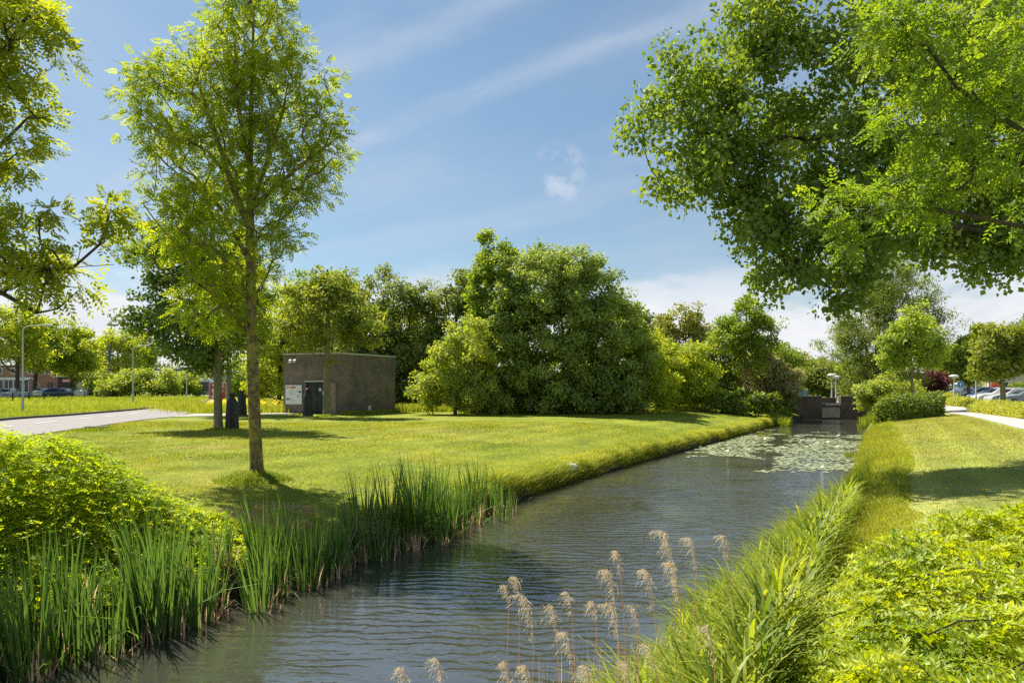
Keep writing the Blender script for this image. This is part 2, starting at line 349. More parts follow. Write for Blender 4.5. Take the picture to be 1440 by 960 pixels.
Yr = np.r_[np.arange(-14, 30, .5), np.arange(30, 80, 1.0), np.arange(80, 130, 5.), [140, 170, 220, 300, 450, 700, 900]]
tl_ = np.r_[[-1.2, -.4, -.05, 0, .06, .12, .2, .3, .5, .8, 1.2, 1.6, 2], np.arange(2.5, 8, .5), np.arange(8, 40, 1.), [44, 50, 60, 75, 100, 150, 250, 450, 800, 1500]]
tr_ = np.r_[[-1.2, -.4, -.05, 0, .15, .3, .55, .8, 1.1, 1.5, 1.9, 2.4, 3], np.arange(3.5, 8, .5), np.arange(8, 30, 1.), [34, 40, 50, 70, 100, 160, 300, 600, 1000]]
xs = np.concatenate([(SH*Yr + Lu(Yr))[:, None] - tl_[::-1][None], (SH*Yr + Ru(Yr))[:, None] + tr_[None]], 1)
ys = np.broadcast_to(Yr[:, None], xs.shape)
# irregular water line: shift the bank rows a little
wob = (VN2(ys * .9 + 40, ys * 0 + 3) - .5) * .22 + (VN3(ys * 2.7 + 10, ys * 0 + 7) - .5) * .12
tcol = np.r_[tl_[::-1], tr_]; sg = np.r_[-np.ones(len(tl_)), np.ones(len(tr_))]
wl = ((tcol > -.1) & (tcol < .55)).astype(float)
zs = G(xs, ys)
xs = xs + wob * wl[None] * sg[None]
g = MB(); ny, nx = xs.shape
ii = np.arange(ny - 1)[:, None] * nx; jj = np.arange(nx - 1)[None]
f = np.stack([ii + jj, ii + jj + 1, ii + nx + jj + 1, ii + nx + jj], -1).reshape(-1, 4)
v = np.stack([xs, ys, zs], -1).reshape(-1, 3)
fc = v[f].mean(1); fu = fc[:, 0] - SH * fc[:, 1]; ftl = Lu(fc[:, 1]) - fu; ftr = fu - Ru(fc[:, 1])
mi = np.zeros(len(f), int)
road_r = np.interp(fc[:, 1], [0, 34.7, 45.8, 52, 73, 95, 300], [-17, -20.6, -22.2, -24.5, -32.2, -44, -150])
mi[(ftl > 0) & (fc[:, 0] < road_r)] = 2
mi[(ftl > 0) & (ftl < .34)] = 1
mi[(ftr > ftl)] = 3
mi[(ftr > ftl) & (ftr < 1.6)] = 2
mi[(ftr > ftl) & (ftr < .3)] = 1
mi[(np.maximum(ftl, ftr) < 0.02)] = 1
g.add(v, f, .5, mi)
tag(g.build('ground', [M['lawn'], M['soil'], M['meadow'], M['lawn2']], smooth=True), 'grassy ground with a canal cut through it', 'ground', kind='structure')

w = MB()
Yw = np.r_[np.arange(-14, 80, .5), [120.]]; cw = np.linspace(0, 1, 25)
xl = SH*Yw + Lu(Yw) - .5; xr = SH*Yw + Ru(Yw) + .5
xw = xl[:, None] * (1 - cw) + xr[:, None] * cw; yw = np.broadcast_to(Yw[:, None], xw.shape)
ny, nx = xw.shape; ii = np.arange(ny - 1)[:, None] * nx; jj = np.arange(nx - 1)[None]
w.add(np.stack([xw, yw, xw * 0], -1).reshape(-1, 3), np.stack([ii+jj, ii+jj+1, ii+nx+jj+1, ii+nx+jj], -1).reshape(-1, 4))
wo = w.build('water', M['water'], smooth=True)
dl = xw - (SH*yw + Lu(yw))
rip = np.interp(dl, [0, .9, 2.6, 4.4], [.04, .14, .45, 1.0]); rip = np.where(yw > 20, np.interp(dl, [0, .5, 1.4], [.25, .6, 1.0]), rip)
rip = rip * np.interp(yw, [0, 6.5, 9, 12, 20, 30, 40], [.45, .5, .7, 1, .7, .42, .08])
at_ = wo.data.attributes.new('ripple', 'FLOAT', 'POINT'); at_.data.foreach_set('value', rip.astype(np.float32).ravel())
tag(wo, 'dark rippled canal water', 'water', kind='structure')

# ---------------------------------------------------------------- road, kerb, paths
def strip(name, left, right, m, dz, label, kind='structure', uv=None, n=60, cat=None):
    L = np.asarray(left, float); Rr = np.asarray(right, float)
    def rs(P):
        d = np.r_[0, np.cumsum(np.linalg.norm(np.diff(P, axis=0), axis=1))]; d /= d[-1]; t = np.linspace(0, 1, n)
        return np.c_[np.interp(t, d, P[:, 0]), np.interp(t, d, P[:, 1])]
    L, Rr = rs(L), rs(Rr); b = MB(); k = 7
    rows = [L * (1 - q) + Rr * q for q in np.linspace(0, 1, k)]
    X = np.stack(rows, 1); Z = np.maximum(G(X[..., 0], X[..., 1]), 0) + dz
    ii = np.arange(n - 1)[:, None] * k; jj = np.arange(k - 1)[None]
    b.add(np.concatenate([X, Z[..., None]], -1).reshape(-1, 3), np.stack([ii+jj, ii+jj+1, ii+k+jj+1, ii+k+jj], -1).reshape(-1, 4))
    return tag(b.build(name, m, smooth=True), label, cat or name.replace('_', ' '), kind=kind)
RL = [(-24, 5), (-26.5, 25), (-28.2, 37.7), (-32.8, 71.6), (-42, 95), (-70, 125)]
RR = [(-16, 5), (-18.6, 22), (-20.6, 34.7), (-22.2, 45.8), (-24.5, 52), (-32.0, 73), (-40, 92), (-66, 118)]
strip('road', RL, RR, M['asphalt'], .03, 'pale grey asphalt road bending away beyond the lawn')
mk = MB()
cl = [((a[0]+b[0])/2, (a[1]+b[1])/2) for a, b in zip([(-25.3,15),(-28.2,37.7),(-30.3,53),(-32.8,71.6)], [(-17.3,15),(-20.9,37.7),(-24.8,53),(-31.5,71.6)])]
cl = np.array(cl); 
for s0 in np.arange(14, 70, 4.2):
    yy = np.array([s0, s0 + 2.4]); xx = np.interp(yy, cl[:, 1], cl[:, 0]) - .3
    q = [(xx[0]-.13, yy[0]), (xx[0]+.13, yy[0]), (xx[1]+.13, yy[1]), (xx[1]-.13, yy[1])]
    mk.add([(a, b, gz(a, b) + .045) for a, b in q], [(0, 1, 2, 3)])
tag(mk.build('road_marking', M['white_paint']), 'dashed white centre line on the asphalt road', 'road marking', kind='structure')
def kerb(name, pts, h, wd, label):
    P = np.array(pts, float); d = np.r_[0, np.cumsum(np.linalg.norm(np.diff(P, axis=0), axis=1))]
    t = np.arange(0, d[-1], 1.0); P = np.c_[np.interp(t, d, P[:, 0]), np.interp(t, d, P[:, 1])]
    T = unit(np.gradient(P, axis=0)); Nn = np.c_[-T[:, 1], T[:, 0]]
    rings = []
    for p, nn in zip(P, Nn):
        a = p - nn * wd / 2; c = p + nn * wd / 2; z = gz(*p)
        rings.append([(a[0], a[1], z - .1), (a[0], a[1], z + h), (c[0], c[1], z + h), (c[0], c[1], z - .1)])
    b = MB(); b.loft(rings)
    return tag(b.build(name, M['kerb']), label, 'kerb', kind='structure')
kerb('kerb', RL, .16, .2, 'dark stone kerb along the far side of the road')
strip('side_path', [(-22.3, 44.6), (-18, 45.6), (-14.5, 46.5)], [(-22.6, 48.8), (-19, 48.6), (-16.4, 48.3)], M['paving'], .035, 'pale paved side path from the road to the brick kiosk', n=12, cat='path')
PL = [(RX(12, 6.8), 12), (18.0, 22), (20.9, 27.9), (25.8, 37.6), (28.4, 43.2), (30.7, 49.4), (37, 64), (46, 85), (60, 115)]
PR = [(RX(12, 9.4), 12), (20.8, 22), (24.4, 29.5), (28.8, 38.4), (34.9, 52), (41, 66), (50, 85), (64, 115)]
strip('footpath', PL, PR, M['paving'], .02, 'pale pinkish footpath beside the dry lawn', cat='path')
strip('car_park', [(39, 50), (44, 66), (52, 88), (64, 118)], [(58, 50), (62, 66), (72, 88), (84, 118)], M['asphalt'], .012, 'parking strip behind the low golden hedge', cat='road')
strip('parking_strip', [(-92, 70), (-92, 100), (-92, 140)], [(-78, 70), (-78, 100), (-78, 140)], M['asphalt'], .012, 'parking strip in front of the brick building', cat='road')

# ---------------------------------------------------------------- brick kiosk
KO = np.array([-16.38, 48.9]); KR = math.atan2(-.406, .914)
kz = 1.2
ki = tag(empty('brick_kiosk', (KO[0], KO[1], kz), KR), 'small flat-roofed dark brick building with black double door behind a statue', 'building')
b = MB(); H = 4.18
# front wall with a door opening, side walls
b.box((0, 0, -.3), (2.03, .3, H)); b.box((3.96, 0, -.3), (4.9, .3, H)); b.box((2.03, 0, 2.25), (3.96, .3, H))
b.box((4.6, .3, -.3), (4.9, 6.9, H)); b.box((0, .3, -.3), (.3, 6.9, H)); b.box((.3, 6.6, -.3), (4.6, 6.9, H))
b.build('wall', M['brick'], ki)
b = MB(); b.box((.05, .05, H - .12), (4.85, 6.85, H - .02)); b.build('roof', M['roof_dark'], ki)
b = MB()
for lo, hi in (((-.05, -.05, H), (4.95, .14, H+.11)), ((4.76, .14, H), (4.95, 6.95, H+.11)), ((-.05, .14, H), (.14, 6.95, H+.11)), ((.14, 6.76, H), (4.76, 6.95, H+.11))): b.box(lo, hi)
b.build('roof_trim', M['trim'], ki)
b = MB(); b.box((3.98, -.16, -.3), (4.72, -.003, 2.2)); b.build('pier', M['brick_pier'], ki)
b = MB(); b.box((1.98, -.03, 2.252), (3.97, .06, 2.36)); b.build('lintel', M['trim'], ki)
for k in (0, 1):
    b = MB(); x0 = 2.06 + k * .95
    b.bbox((x0, .1, .02), (x0 + .93, .15, 2.22), .008)
    for z0, z1 in ((.12, .95), (1.1, 2.1)): b.box((x0 + .1, .085, z0), (x0 + .83, .1, z1))
    d = b.build('door', M['door'], ki)
    h = MB(); hx = x0 + (.84 if k == 0 else .07); h.tube([(hx, .1, 1.0), (hx, .03, 1.0), (hx, .03, 1.16), (hx, .1, 1.16)], .012, 6); h.build('handle', M['galv'], d)
for px_, z, s in ((3.12, 1.62, .2), (3.45, 1.35, .24)):
    b = MB(); b.box((px_, .070, z), (px_ + s * 1.1, .082, z + s))
    for r in range(4): b.box((px_ + .03, .067, z + s * (.2 + r * .18)), (px_ + s * (.75 + .2 * ((r * 7) % 3) / 2), .0695, z + s * (.24 + r * .18)), 1)
    b.build('notice', [M['white'], M['greyp']], ki)
# information board
ib = tag(empty('information_board', (0, 0, 0)), 'white map board with coloured print on the kiosk wall', 'notice board')
ib.location = (KO[0], KO[1], kz); ib.rotation_euler = (0, 0, KR)
b = MB()
for lo, hi in (((.2, -.06, .66), (1.74, -.052, .70)), ((.2, -.06, 2.03), (1.74, -.052, 2.06)), ((.2, -.06, .70), (.23, -.052, 2.03)), ((1.71, -.06, .70), (1.74, -.052, 2.03))): b.box(lo, hi)
b.build('frame', M['galv'], ib)
b = MB(); b.bbox((.23, -.05, .70), (1.71, -.004, 2.03), .012, 6); rg = R8(5)
def pr(x0, z0, x1, z1, mi): b.box((x0, -.0535, z0), (x1, -.0502, z1), mi)
pr(.33, 1.82, .74, 1.93, 0); pr(.76, 1.82, 1.15, 1.93, 1); pr(1.42, 1.50, 1.66, 1.62, 5); pr(.29, .97, .66, 1.11, 2)
for k in range(26):
    x = .34 + rg.random() * 1.1; z = 1.12 + rg.random() * .62
    if z < 1.16 and x < .68: continue
    if 1.46 < z < 1.66 and x > 1.3: continue
    pr(x, z, x + .05 + rg.random() * .16, z + .02 + .03 * rg.random(), int(rg.integers(3, 5)))
for k in range(9): pr(.72, .80 + k * .03, .72 + .25 + .2 * rg.random(), .808 + k * .03, 4)
b.build('panel', [M['orange'], M['maroon'], M['greenp'], M['bluep'], M['greyp'], M['roof_dark'], M['white']], ib)
for k, x in enumerate((.8, 1.2)):
    b = MB()
    b.box((x - .03, -.1, 3.83), (x + .03, -.004, 3.89))
    t = tag(empty('floodlight', (KO[0], KO[1], kz), KR), ('left' if k == 0 else 'right') + ' white floodlight under the kiosk roof edge', 'floodlight', 'floodlights on the kiosk')
    b.build('bracket', M['galv'], t)
    b = MB(); b.loft([[(x-.09, -.12, 3.62 + .05*k), (x+.09, -.12, 3.62 + .05*k), (x+.09, -.12, 3.86), (x-.09, -.12, 3.86)], [(x-.11, -.26, 3.58 + .05*k), (x+.11, -.26, 3.58 + .05*k), (x+.11, -.26, 3.80), (x-.11, -.26, 3.80)]]); b.build('housing', M['white'], t)
b = MB(); b.bbox((4.905, 3.35, .12), (4.97, 3.62, .52), .01); tag(b.build('vent_box', M['white'], None), 'small white box low on the kiosk side wall', 'vent box')
o = bpy.data.objects['vent_box']; o.location = (KO[0], KO[1], kz); o.rotation_euler = (0, 0, KR)

# ---------------------------------------------------------------- cloaked statues
def statue(px, py, z, h, label, seed, turn=0):
    p = on(px, py, z); t = tag(empty('statue', (p[0], p[1], gz(p[0], p[1])), turn), label, 'statue', 'dark cloaked statues on the lawn')
    rg = R8(seed); b = MB(); n = 28; a = np.arange(n) / n * 2 * PI; ph = rg.random() * 6
    prof = [(0, .31), (.05, .315), (.2, .30), (.4, .285), (.55, .275), (.66, .265), (.74, .25), (.79, .22), (.825, .15), (.845, .085), (.865, .07), (.88, .074), (.90, .086), (.925, .093), (.95, .09), (.975, .07), (.992, .035), (1.0, .004)]
    rings = []
    for q, r in prof:
        r = r * (.60 if q < .80 else .72 if q < .83 else .95)
        fold = 1 + (.075 * np.sin(7 * a + ph) + .05 * np.sin(11 * a + 2 * ph)) * np.clip(.8 - q, 0, .8) / .8
        head = np.clip((q - .84) / .03, 0, 1)
        rx = r * (1.0 * (1 - head) + .95 * head); ry = r * (.74 * (1 - head) + 1.12 * head)
        face = 1 + head * (.16 * np.exp(-((a - 1.5 * PI) / .22)**2) * np.exp(-((q - .915) / .012)**2))
        rings.append(np.c_[h * rx * fold * np.cos(a), h * ry * fold * face * np.sin(a) + h * .01 * head, np.full(n, q * h)])
    b.loft(rings); b.build('body', M['bronze'], t, smooth=True)
    c = MB()   # cape edge running down the front, and the collar
    for s in (-1, 1):
        c.tube([(s*.03*h, -.098*h, .80*h), (s*.032*h, -.118*h, .66*h), (s*.03*h, -.128*h, .4*h), (s*.035*h, -.14*h, .02*h)], [.008*h, .012*h, .012*h, .014*h], 6)
    c.tube([((.085*h*math.cos(q)), .075*h*math.sin(q), .842*h + .012*h*math.sin(q)) for q in np.linspace(0, 2*PI, 17)], .018*h, 6)
    c.build('cape_edge', M['bronze'], t, smooth=True)
    d = MB(); d.lathe([(.08, .955), (.125, .948), (.127, .956), (.085, .966), (.076, 1.0), (.045, 1.012), (0.004, 1.014)], n=20)
    for q in range(len(d.v)): d.v[q] = d.v[q] * h
    d.build('hat', M['bronze'], t, smooth=True)
    e = MB(); e.bbox((-.22*h, -.18*h, -.12), (.22*h, .18*h, .015), .02); e.build('plinth', M['kerb'], t)
    return t
statue(326.5, 602, 1.2, 1.68, 'cloaked dark statue nearest the road, in front of another statue', 1, .2)
statue(340, 585, 1.2, 1.62, 'cloaked dark statue half hidden behind the nearer statue', 2, .5)
statue(433, 586, 1.2, 1.8, 'cloaked dark statue standing alone before the kiosk door', 3, -.2)

# ---------------------------------------------------------------- billboard, hatch, pale rock
p = on(306, 566, 1.2); t = tag(empty('advertising_board', (p[0], p[1], 1.2), .25), 'red and white poster board behind the tree by the road', 'billboard')
for s in (-.88, .88): b = MB(); b.tube([(s, 0, -.2), (s, 0, 2.25)], .05, 8, cap=True); b.build('post', M['galv'], t)
b = MB(); b.bbox((-.83, -.05, .35), (.83, .05, 2.3), .02); b.build('frame', M['galv'], t)
b = MB(); b.box((-.78, -.058, .4), (.78, -.0505, 2.25), 0)
for k, (x, z, r1, r2) in enumerate([(-.1, 1.9, .6, .3), (.3, 1.4, .5, .25), (-.35, 1.2, .35, .5), (.1, .8, .55, .2), (-.5, .65, .25, .2), (.55, 1.95, .25, .3)]):
    aa = np.linspace(0, 2*PI, 13)[:-1]
    b.ngon(np.c_[np.clip(x + r1*np.cos(aa + k)*(.7 + .3*np.sin(3*aa)), -.77, .77), np.full(12, -.0605 - .0006*k), np.clip(z + r2*np.sin(aa + k), .41, 2.24)], mi=1 + k % 2)
b.build('poster', [M['red'], M['white'], M['pink']], t)
p = on(136, 604, 1.2); b = MB(); b.bbox((-.45, -.25, -.1), (.45, .25, .16), .02)
o = tag(b.build('access_hatch', M['kerb']), 'low dark slab among weeds beside the road edge', 'hatch'); o.location = (p[0], p[1], gz(p[0], p[1])); o.rotation_euler = (0, 0, .3)
p = at(801, 664, 23.6); b = MB(); rg = R8(8); n = 12; a = np.arange(n)/n*2*PI
b.loft([np.c_[r*np.cos(a)*(1+.2*rg.random(n)), .6*r*np.sin(a)*(1+.2*rg.random(n)), np.full(n, z)] for r, z in ((.32, -.12), (.36, -.02), (.3, .05), (.16, .09))])
o = tag(b.build('rock', M['stone']), 'flat pale stone on the far grassy water edge', 'stone'); o.location = (LX(23.4, .32), 23.4, gz(LX(23.4, .32), 23.4) + .1)

# ---------------------------------------------------------------- weir bridge
bx = lambda px: (px - 720) / F * 65
t = tag(empty('weir_bridge', (bx(1169), 65, 0)), 'dark brick bridge wall with a concrete weir panel across the canal end', 'bridge')
def X(px): return bx(px) - bx(1169)
z1 = 2.1
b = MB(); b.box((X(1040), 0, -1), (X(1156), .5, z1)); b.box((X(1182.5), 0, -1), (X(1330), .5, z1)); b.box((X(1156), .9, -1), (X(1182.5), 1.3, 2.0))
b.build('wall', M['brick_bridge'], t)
b = MB(); b.box((X(1040), -.06, z1), (X(1156), .56, z1 + .09)); b.box((X(1182.5), -.06, z1), (X(1330), .56, z1 + .09)); b.build('coping', M['galv_dark'], t)
b = MB(); b.box((X(1156)+.01, .12, .1), (X(1182.5)-.01, .3, 1.12)); b.build('weir_panel', M['concrete'], t)
b = MB(); b.box((X(1156)+.01, .0, 1.125), (X(1182.5)-.01, .45, 1.3))
b.build('beam', M['roof_dark'], t)
b = MB()
for k in range(8): 
    x = X(1157) + k * (X(1182)-X(1157)) / 7.5; b.box((x, -.03, 1.303), (x + .12, .4, 1.38))
b.build('rail_block', M['galv_dark'], t)
b = MB(); b.box((X(1156)+.01, .35, -.2), (X(1182.5)-.01, .5, .08)); b.build('gate', M['black'], t)
b = MB(); b.box((X(1040), .56, 1.3), (X(1330), 9, 1.5)); b.build('deck', M['asphalt'], t)
b = MB()
for z in (2.3, 2.55, 2.8): b.tube([(X(1150), 8.8, z - .2), (X(1192), 8.8, z - .2)], .06, 6)
for q in np.linspace(X(1150), X(1192), 6): b.tube([(q, 8.8, 1.5), (q, 8.8, 2.65)], .05, 6)
b.build('railing', M['blue'], t)
# ---------------------------------------------------------------- trees
def px_ells(E, Y):
    "ellipsoids from photo pixels: (px, py, rx, ry, dY, depth_scale)"
    out = []
    for e in E:
        px, py, rx, ry = e[:4]; dY = e[4] if len(e) > 4 else 0; ds = e[5] if len(e) > 5 else .9
        c = at(px, py, Y + dY); s = (Y + dY) / F
        out.append((c, np.array([rx * s, (rx + ry) / 2 * s * ds, ry * s])))
    return out
def crown_centres(ells, n, rng, shell, weight=None, lumps=0, lrad=1.0):
    if lumps:
        P, O = crown_centres(ells, lumps, rng, shell, weight); n0 = int(n * .38); pu, ou = crown_centres(ells, n0, rng, shell, weight); n = n - n0
        i = np.r_[np.arange(lumps), rng.integers(0, lumps, n - lumps)] if n > lumps else np.arange(n)
        q = unit(rng.normal(size=(n, 3)) * [1, 1, .8] + O[i] * .5 + [0, 0, .35]) * (rng.random((n, 1)) ** .4) * (lrad * (.6 + .8 * rng.random(lumps))[i])[:, None]
        return np.vstack([P[i] + q * [1, 1, .75] - O[i] * lrad * .2, pu - ou * lrad * .25]), np.vstack([unit(O[i] + q / lrad * .8), ou])
    A = np.array([r[0]*r[1] + r[1]*r[2] + r[0]*r[2] for _, r in ells]); 
    if weight is not None: A = A * np.array(weight)
    k = rng.choice(len(ells), n, p=A / A.sum())
    c = np.array([e[0] for e in ells])[k]; r = np.array([e[1] for e in ells])[k]
    d = unit(rng.normal(size=(n, 3))); rad = (shell**3 + (1 - shell**3) * rng.random(n)) ** (1/3)
    lump = 1 + .10 * np.sin(5 * d[:, 0] + 3 * d[:, 2] + k) + .07 * np.sin(9 * d[:, 1] + 7 * d[:, 2])
    p = c + d * r * (rad * lump)[:, None]
    return p, unit(d / r)
def skeleton(trunk, limbs, tips, rng, up=.55, reach=1.0):
    "joins every tip to the nearest useful node; returns nodes, parents and chains"
    P = []; par = []; chains = []
    def addline(pts, start=None, step=.45):
        pts = np.asarray(pts, float); d = np.r_[0, np.cumsum(np.linalg.norm(np.diff(pts, axis=0), axis=1))]
        m = max(2, int(d[-1] / step) + 1); t = np.linspace(0, d[-1], m)
        q = np.c_[np.interp(t, d, pts[:, 0]), np.interp(t, d, pts[:, 1]), np.interp(t, d, pts[:, 2])]
        ids = [] if start is None else [start]
        for x in (q if start is None else q[1:]):
            par.append(ids[-1] if ids else -1); P.append(x); ids.append(len(P) - 1)
        return ids
    tr = addline(trunk); chains.append(tr)
    for L in limbs:
        A = np.array(P); s = int(np.argmin(np.linalg.norm(A - np.asarray(L[0]), axis=1)))
        chains.append(addline(np.vstack([A[s], L[1:]]) if len(L) > 1 else np.vstack([A[s], L[0]]), s))
    axis = np.array(trunk)
    A0 = np.array(P); dist = np.min(np.linalg.norm(tips[:, None] - A0[None], axis=2), axis=1)
    zmin = np.array(trunk)[:, 2].min()
    for i in np.argsort(dist):
        c = tips[i]; A = np.array(P); v = c - A; D = np.linalg.norm(v, axis=1); hd = np.linalg.norm(v[:, :2], axis=1)
        cost = D + np.maximum(0, A[:, 2] - (c[2] - up * hd)) * 1.6
        s = int(np.argmin(cost)); a = A[s]; L = D[s]
        if L < .05: continue
        m = max(2, min(5, int(L / .5) + 1)); t = np.linspace(0, 1, m + 1)[1:, None]
        bow = np.array([0, 0, -.10 * L]) * (np.sin(t * PI)) + rng.normal(size=(1, 3)) * .07 * L * np.sin(t * PI)
        ids = [s]
        for x in a + (c - a) * t + bow:
            par.append(ids[-1]); P.append(x); ids.append(len(P) - 1)
        chains.append(ids)
    return np.array(P), np.array(par), chains
def wood(P, par, chains, r0, rtip, trunk_r=None, sides=6, flare=.35, minr=0, pw=.5):
    n = len(P); cnt = np.ones(n)
    for i in range(n - 1, -1, -1):
        if par[i] >= 0: cnt[par[i]] += cnt[i]
    rad = np.maximum(rtip, r0 * (cnt / cnt[0]) ** pw)
    mb = MB()
    for k, ch in enumerate(chains):
        p = P[ch]; r = rad[ch].copy()
        if k == 0:
            if trunk_r is not None:
                t = np.linspace(0, 1, len(ch)); r = np.interp(t, np.linspace(0, 1, len(trunk_r)), trunk_r)
            h = p[:, 2] - p[0, 2]; r = r * (1 + flare * np.exp(-h / .25))
            mb.tube(p, r, 12)
        else:
            r[0] = min(r[0], r[1] * 1.25)
            if r.max() < minr: continue
            mb.tube(p, r, sides if r[0] > .04 else 4)
    return mb
def leaf_cloud(mb, c, out, per, rad, L, W, rng, up=.6, outw=.7, rnd=.8, flat=.75, shape=1, droop=.35, tvar=.55, tint_c=None):
    n = len(c); k = rng.poisson(per, n) if np.ndim(per) == 0 else np.asarray(per)
    idx = np.repeat(np.arange(n), k); m = len(idx)
    q = rng.normal(size=(m, 3)); q = q / np.maximum(np.linalg.norm(q, axis=1, keepdims=True), .01) * (rng.random((m, 1)) ** .45)
    q[:, 2] *= flat
    rr = np.broadcast_to(np.asarray(rad, float), (n,))[idx] * (.7 + .6 * rng.random(n))[idx]
    p = c[idx] + q * rr[:, None]
    nr = unit(out[idx] * outw + np.array([0, 0, up]) + rng.normal(size=(m, 3)) * rnd + q * .5)
    d = rng.normal(size=(m, 3)); d[:, 2] -= droop; d += q * .8
    tc = rng.random(n) if tint_c is None else tint_c
    t = np.clip(tc[idx] * tvar + rng.random(m) * (1 - tvar), 0, 1)
    s = .5 + .85 * rng.random(m)
    mb.leaves(p, d, nr, L * s, W * s, t, shape=shape)
def pinnate_cloud(mb, c, out, per, rad, RL, LL, LW, rng, pairs=4, tvar=.6, up=.7):
    "compound leaves: a drooping stalk with pairs of leaflets"
    n = len(c); k = rng.poisson(per, n); idx = np.repeat(np.arange(n), k); m = len(idx)
    q = rng.normal(size=(m, 3)); q = q / np.linalg.norm(q, axis=1, keepdims=True) * (rng.random((m, 1)) ** .5); q[:, 2] *= .65
    p = c[idx] + q * (rad * (.7 + .6 * rng.random(n)))[idx][:, None]
    d = unit(q * 1.2 + out[idx] * .5 + rng.normal(size=(m, 3)) * .5 + np.array([0, 0, -.25]))
    nr = unit(np.array([0, 0, up]) + rng.normal(size=(m, 3)) * .45 + out[idx] * .3)
    nr = unit(nr - d * (nr * d).sum(1, keepdims=True)); sd = np.cross(d, nr)
    tc = np.clip(rng.random(n)[idx] * tvar + rng.random(m) * (1 - tvar), 0, 1)
    R = RL * (.7 + .6 * rng.random(m)); PP = []; DD = []; NN = []; TT = []; SS = []
    for j in range(pairs):
        f = (j + .7) / (pairs + .3); b = p + d * (R * f)[:, None] - np.array([0, 0, 1.]) * (R * .22 * f * f)[:, None]
        for s in (-1, 1):
            PP.append(b); DD.append(sd * s * .85 + d * .6 - nr * .12); NN.append(nr + rng.normal(size=(m, 3)) * .18); TT.append(tc); SS.append(np.full(m, 1 - .25 * abs(f - .5)))
    PP.append(p + d * R[:, None] - np.array([0, 0, 1.]) * (R * .22)[:, None]); DD.append(d); NN.append(nr); TT.append(tc); SS.append(np.ones(m))
    S = np.concatenate(SS) * (.85 + .3 * rng.random(m * (2 * pairs + 1)))
    mb.leaves(np.vstack(PP), np.vstack(DD), np.vstack(NN), LL * S, LW * S, np.concatenate(TT), shape=1)
def tree(name, label, base, ells, ncl, per, crad, leaf, lm, seed, r0=.2, top=None, limbs=(), bark='bark_dark', shell=.45, up=.6, group=None, cat='tree', pin=None, trunk=None,
         trunk_r=None, weight=None, flat=.75, outw=.7, parts=('trunk', 'crown'), rnd=.8, extra=None, shape=1, rtip=.008, flare=.35, minr=0, droop=.35, tvar=.55, skel=1.0, upn=.6, pw=.5, lumps=None, lrad=None):
    rng = R8(seed); base = np.asarray(base, float)
    if lumps is None: lumps = 0 if pin else max(14, ncl // 6)
    if lrad is None: lrad = crad * 1.75
    tips, out = crown_centres(ells, ncl, rng, shell, weight, lumps, lrad)
    ok = tips[:, 2] > base[2] + .25; tips, out = tips[ok], out[ok]
    if trunk is None:
        if top is None:
            zt = max(c[2] + .6 * r[2] for c, r in ells); cc = np.mean([c for c, r in ells], axis=0); top = np.array([.5*cc[0] + .5*base[0], .5*cc[1] + .5*base[1], zt])
        h = top[2] - base[2]; j = rng.normal(size=(3, 3)) * np.array([.03, .03, 0]) * h * .5
        trunk = [base - np.array([0, 0, .2]), base + (top - base) * .3 + j[0] * .4, base + (top - base) * .6 + j[1], top]
    tt = tips if skel >= 1 else tips[rng.random(len(tips)) < skel]
    P, par, ch = skeleton(trunk, limbs, tt, rng, up)
    org = np.asarray(trunk[0]); root = tag(empty(name, (base[0], base[1], base[2])), label, cat, group)
    wd = wood(P, par, ch, r0, rtip, trunk_r, flare=flare, minr=minr, pw=pw)
    wd.v = [q - base for q in wd.v]; wd.build(parts[0], M[bark], root, smooth=True)
    lv = MB(); 
    if pin: pinnate_cloud(lv, tips, out, per, crad, *pin, rng)
    else: leaf_cloud(lv, tips, out, per, crad, leaf[0], leaf[1], rng, flat=flat, outw=outw, rnd=rnd, shape=shape, droop=droop, tvar=tvar, up=upn)
    lv.v = [q - base for q in lv.v]; lv.build(parts[1], lm, root)
    return root
def shrub(label, px, py, z, Y, E, ncl, per, crad, leaf, lm, seed, name='shrub', **kw):
    b = at(px, py, Y); b[2] = gz(b[0], b[1])
    kw.setdefault('cat', 'shrub'); kw.setdefault('parts', ('stem', 'foliage')); kw.setdefault('r0', .12); kw.setdefault('shell', .75)
    return tree(name, label, b, px_ells(E, Y), ncl, per, crad, leaf, lm, seed, **kw)

LM = {}
LM['ash'] = leaf_mat('ash_leaf', (.065,.125,.008), (.21,.28,.016), .52)
LM['ash_yellow'] = leaf_mat('golden_ash_leaf', (.09,.14,.008), (.235,.29,.018), .52, tcol=(1.38, 1.3, .45))
LM['poplar'] = leaf_mat('poplar_leaf', (.042,.095,.011), (.145,.215,.025), .46, gloss=.09, rough=.4)
LM['robinia'] = leaf_mat('robinia_leaf', (.05,.11,.010), (.155,.235,.02), .52)
LM['linden'] = leaf_mat('linden_leaf', (.03,.068,.010), (.095,.16,.02), .38, gloss=.08)
LM['maple'] = leaf_mat('maple_leaf', (.06,.11,.014), (.19,.23,.04), .45)
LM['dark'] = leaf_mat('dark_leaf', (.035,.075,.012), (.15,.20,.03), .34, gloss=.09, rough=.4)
LM['viburnum'] = leaf_mat('dark_glossy_leaf', (.046,.094,.016), (.22,.30,.062), .38, gloss=.07, rough=.4)
LM['olive'] = leaf_mat('olive_leaf', (.075,.11,.018), (.20,.23,.045), .42)
LM['mid'] = leaf_mat('mid_green_leaf', (.055,.11,.011), (.18,.26,.025), .45)
LM['lime'] = leaf_mat('lime_leaf', (.10,.165,.011), (.27,.34,.03), .48)
LM['pale'] = leaf_mat('pale_shrub_leaf', (.09,.15,.018), (.26,.33,.065), .45)
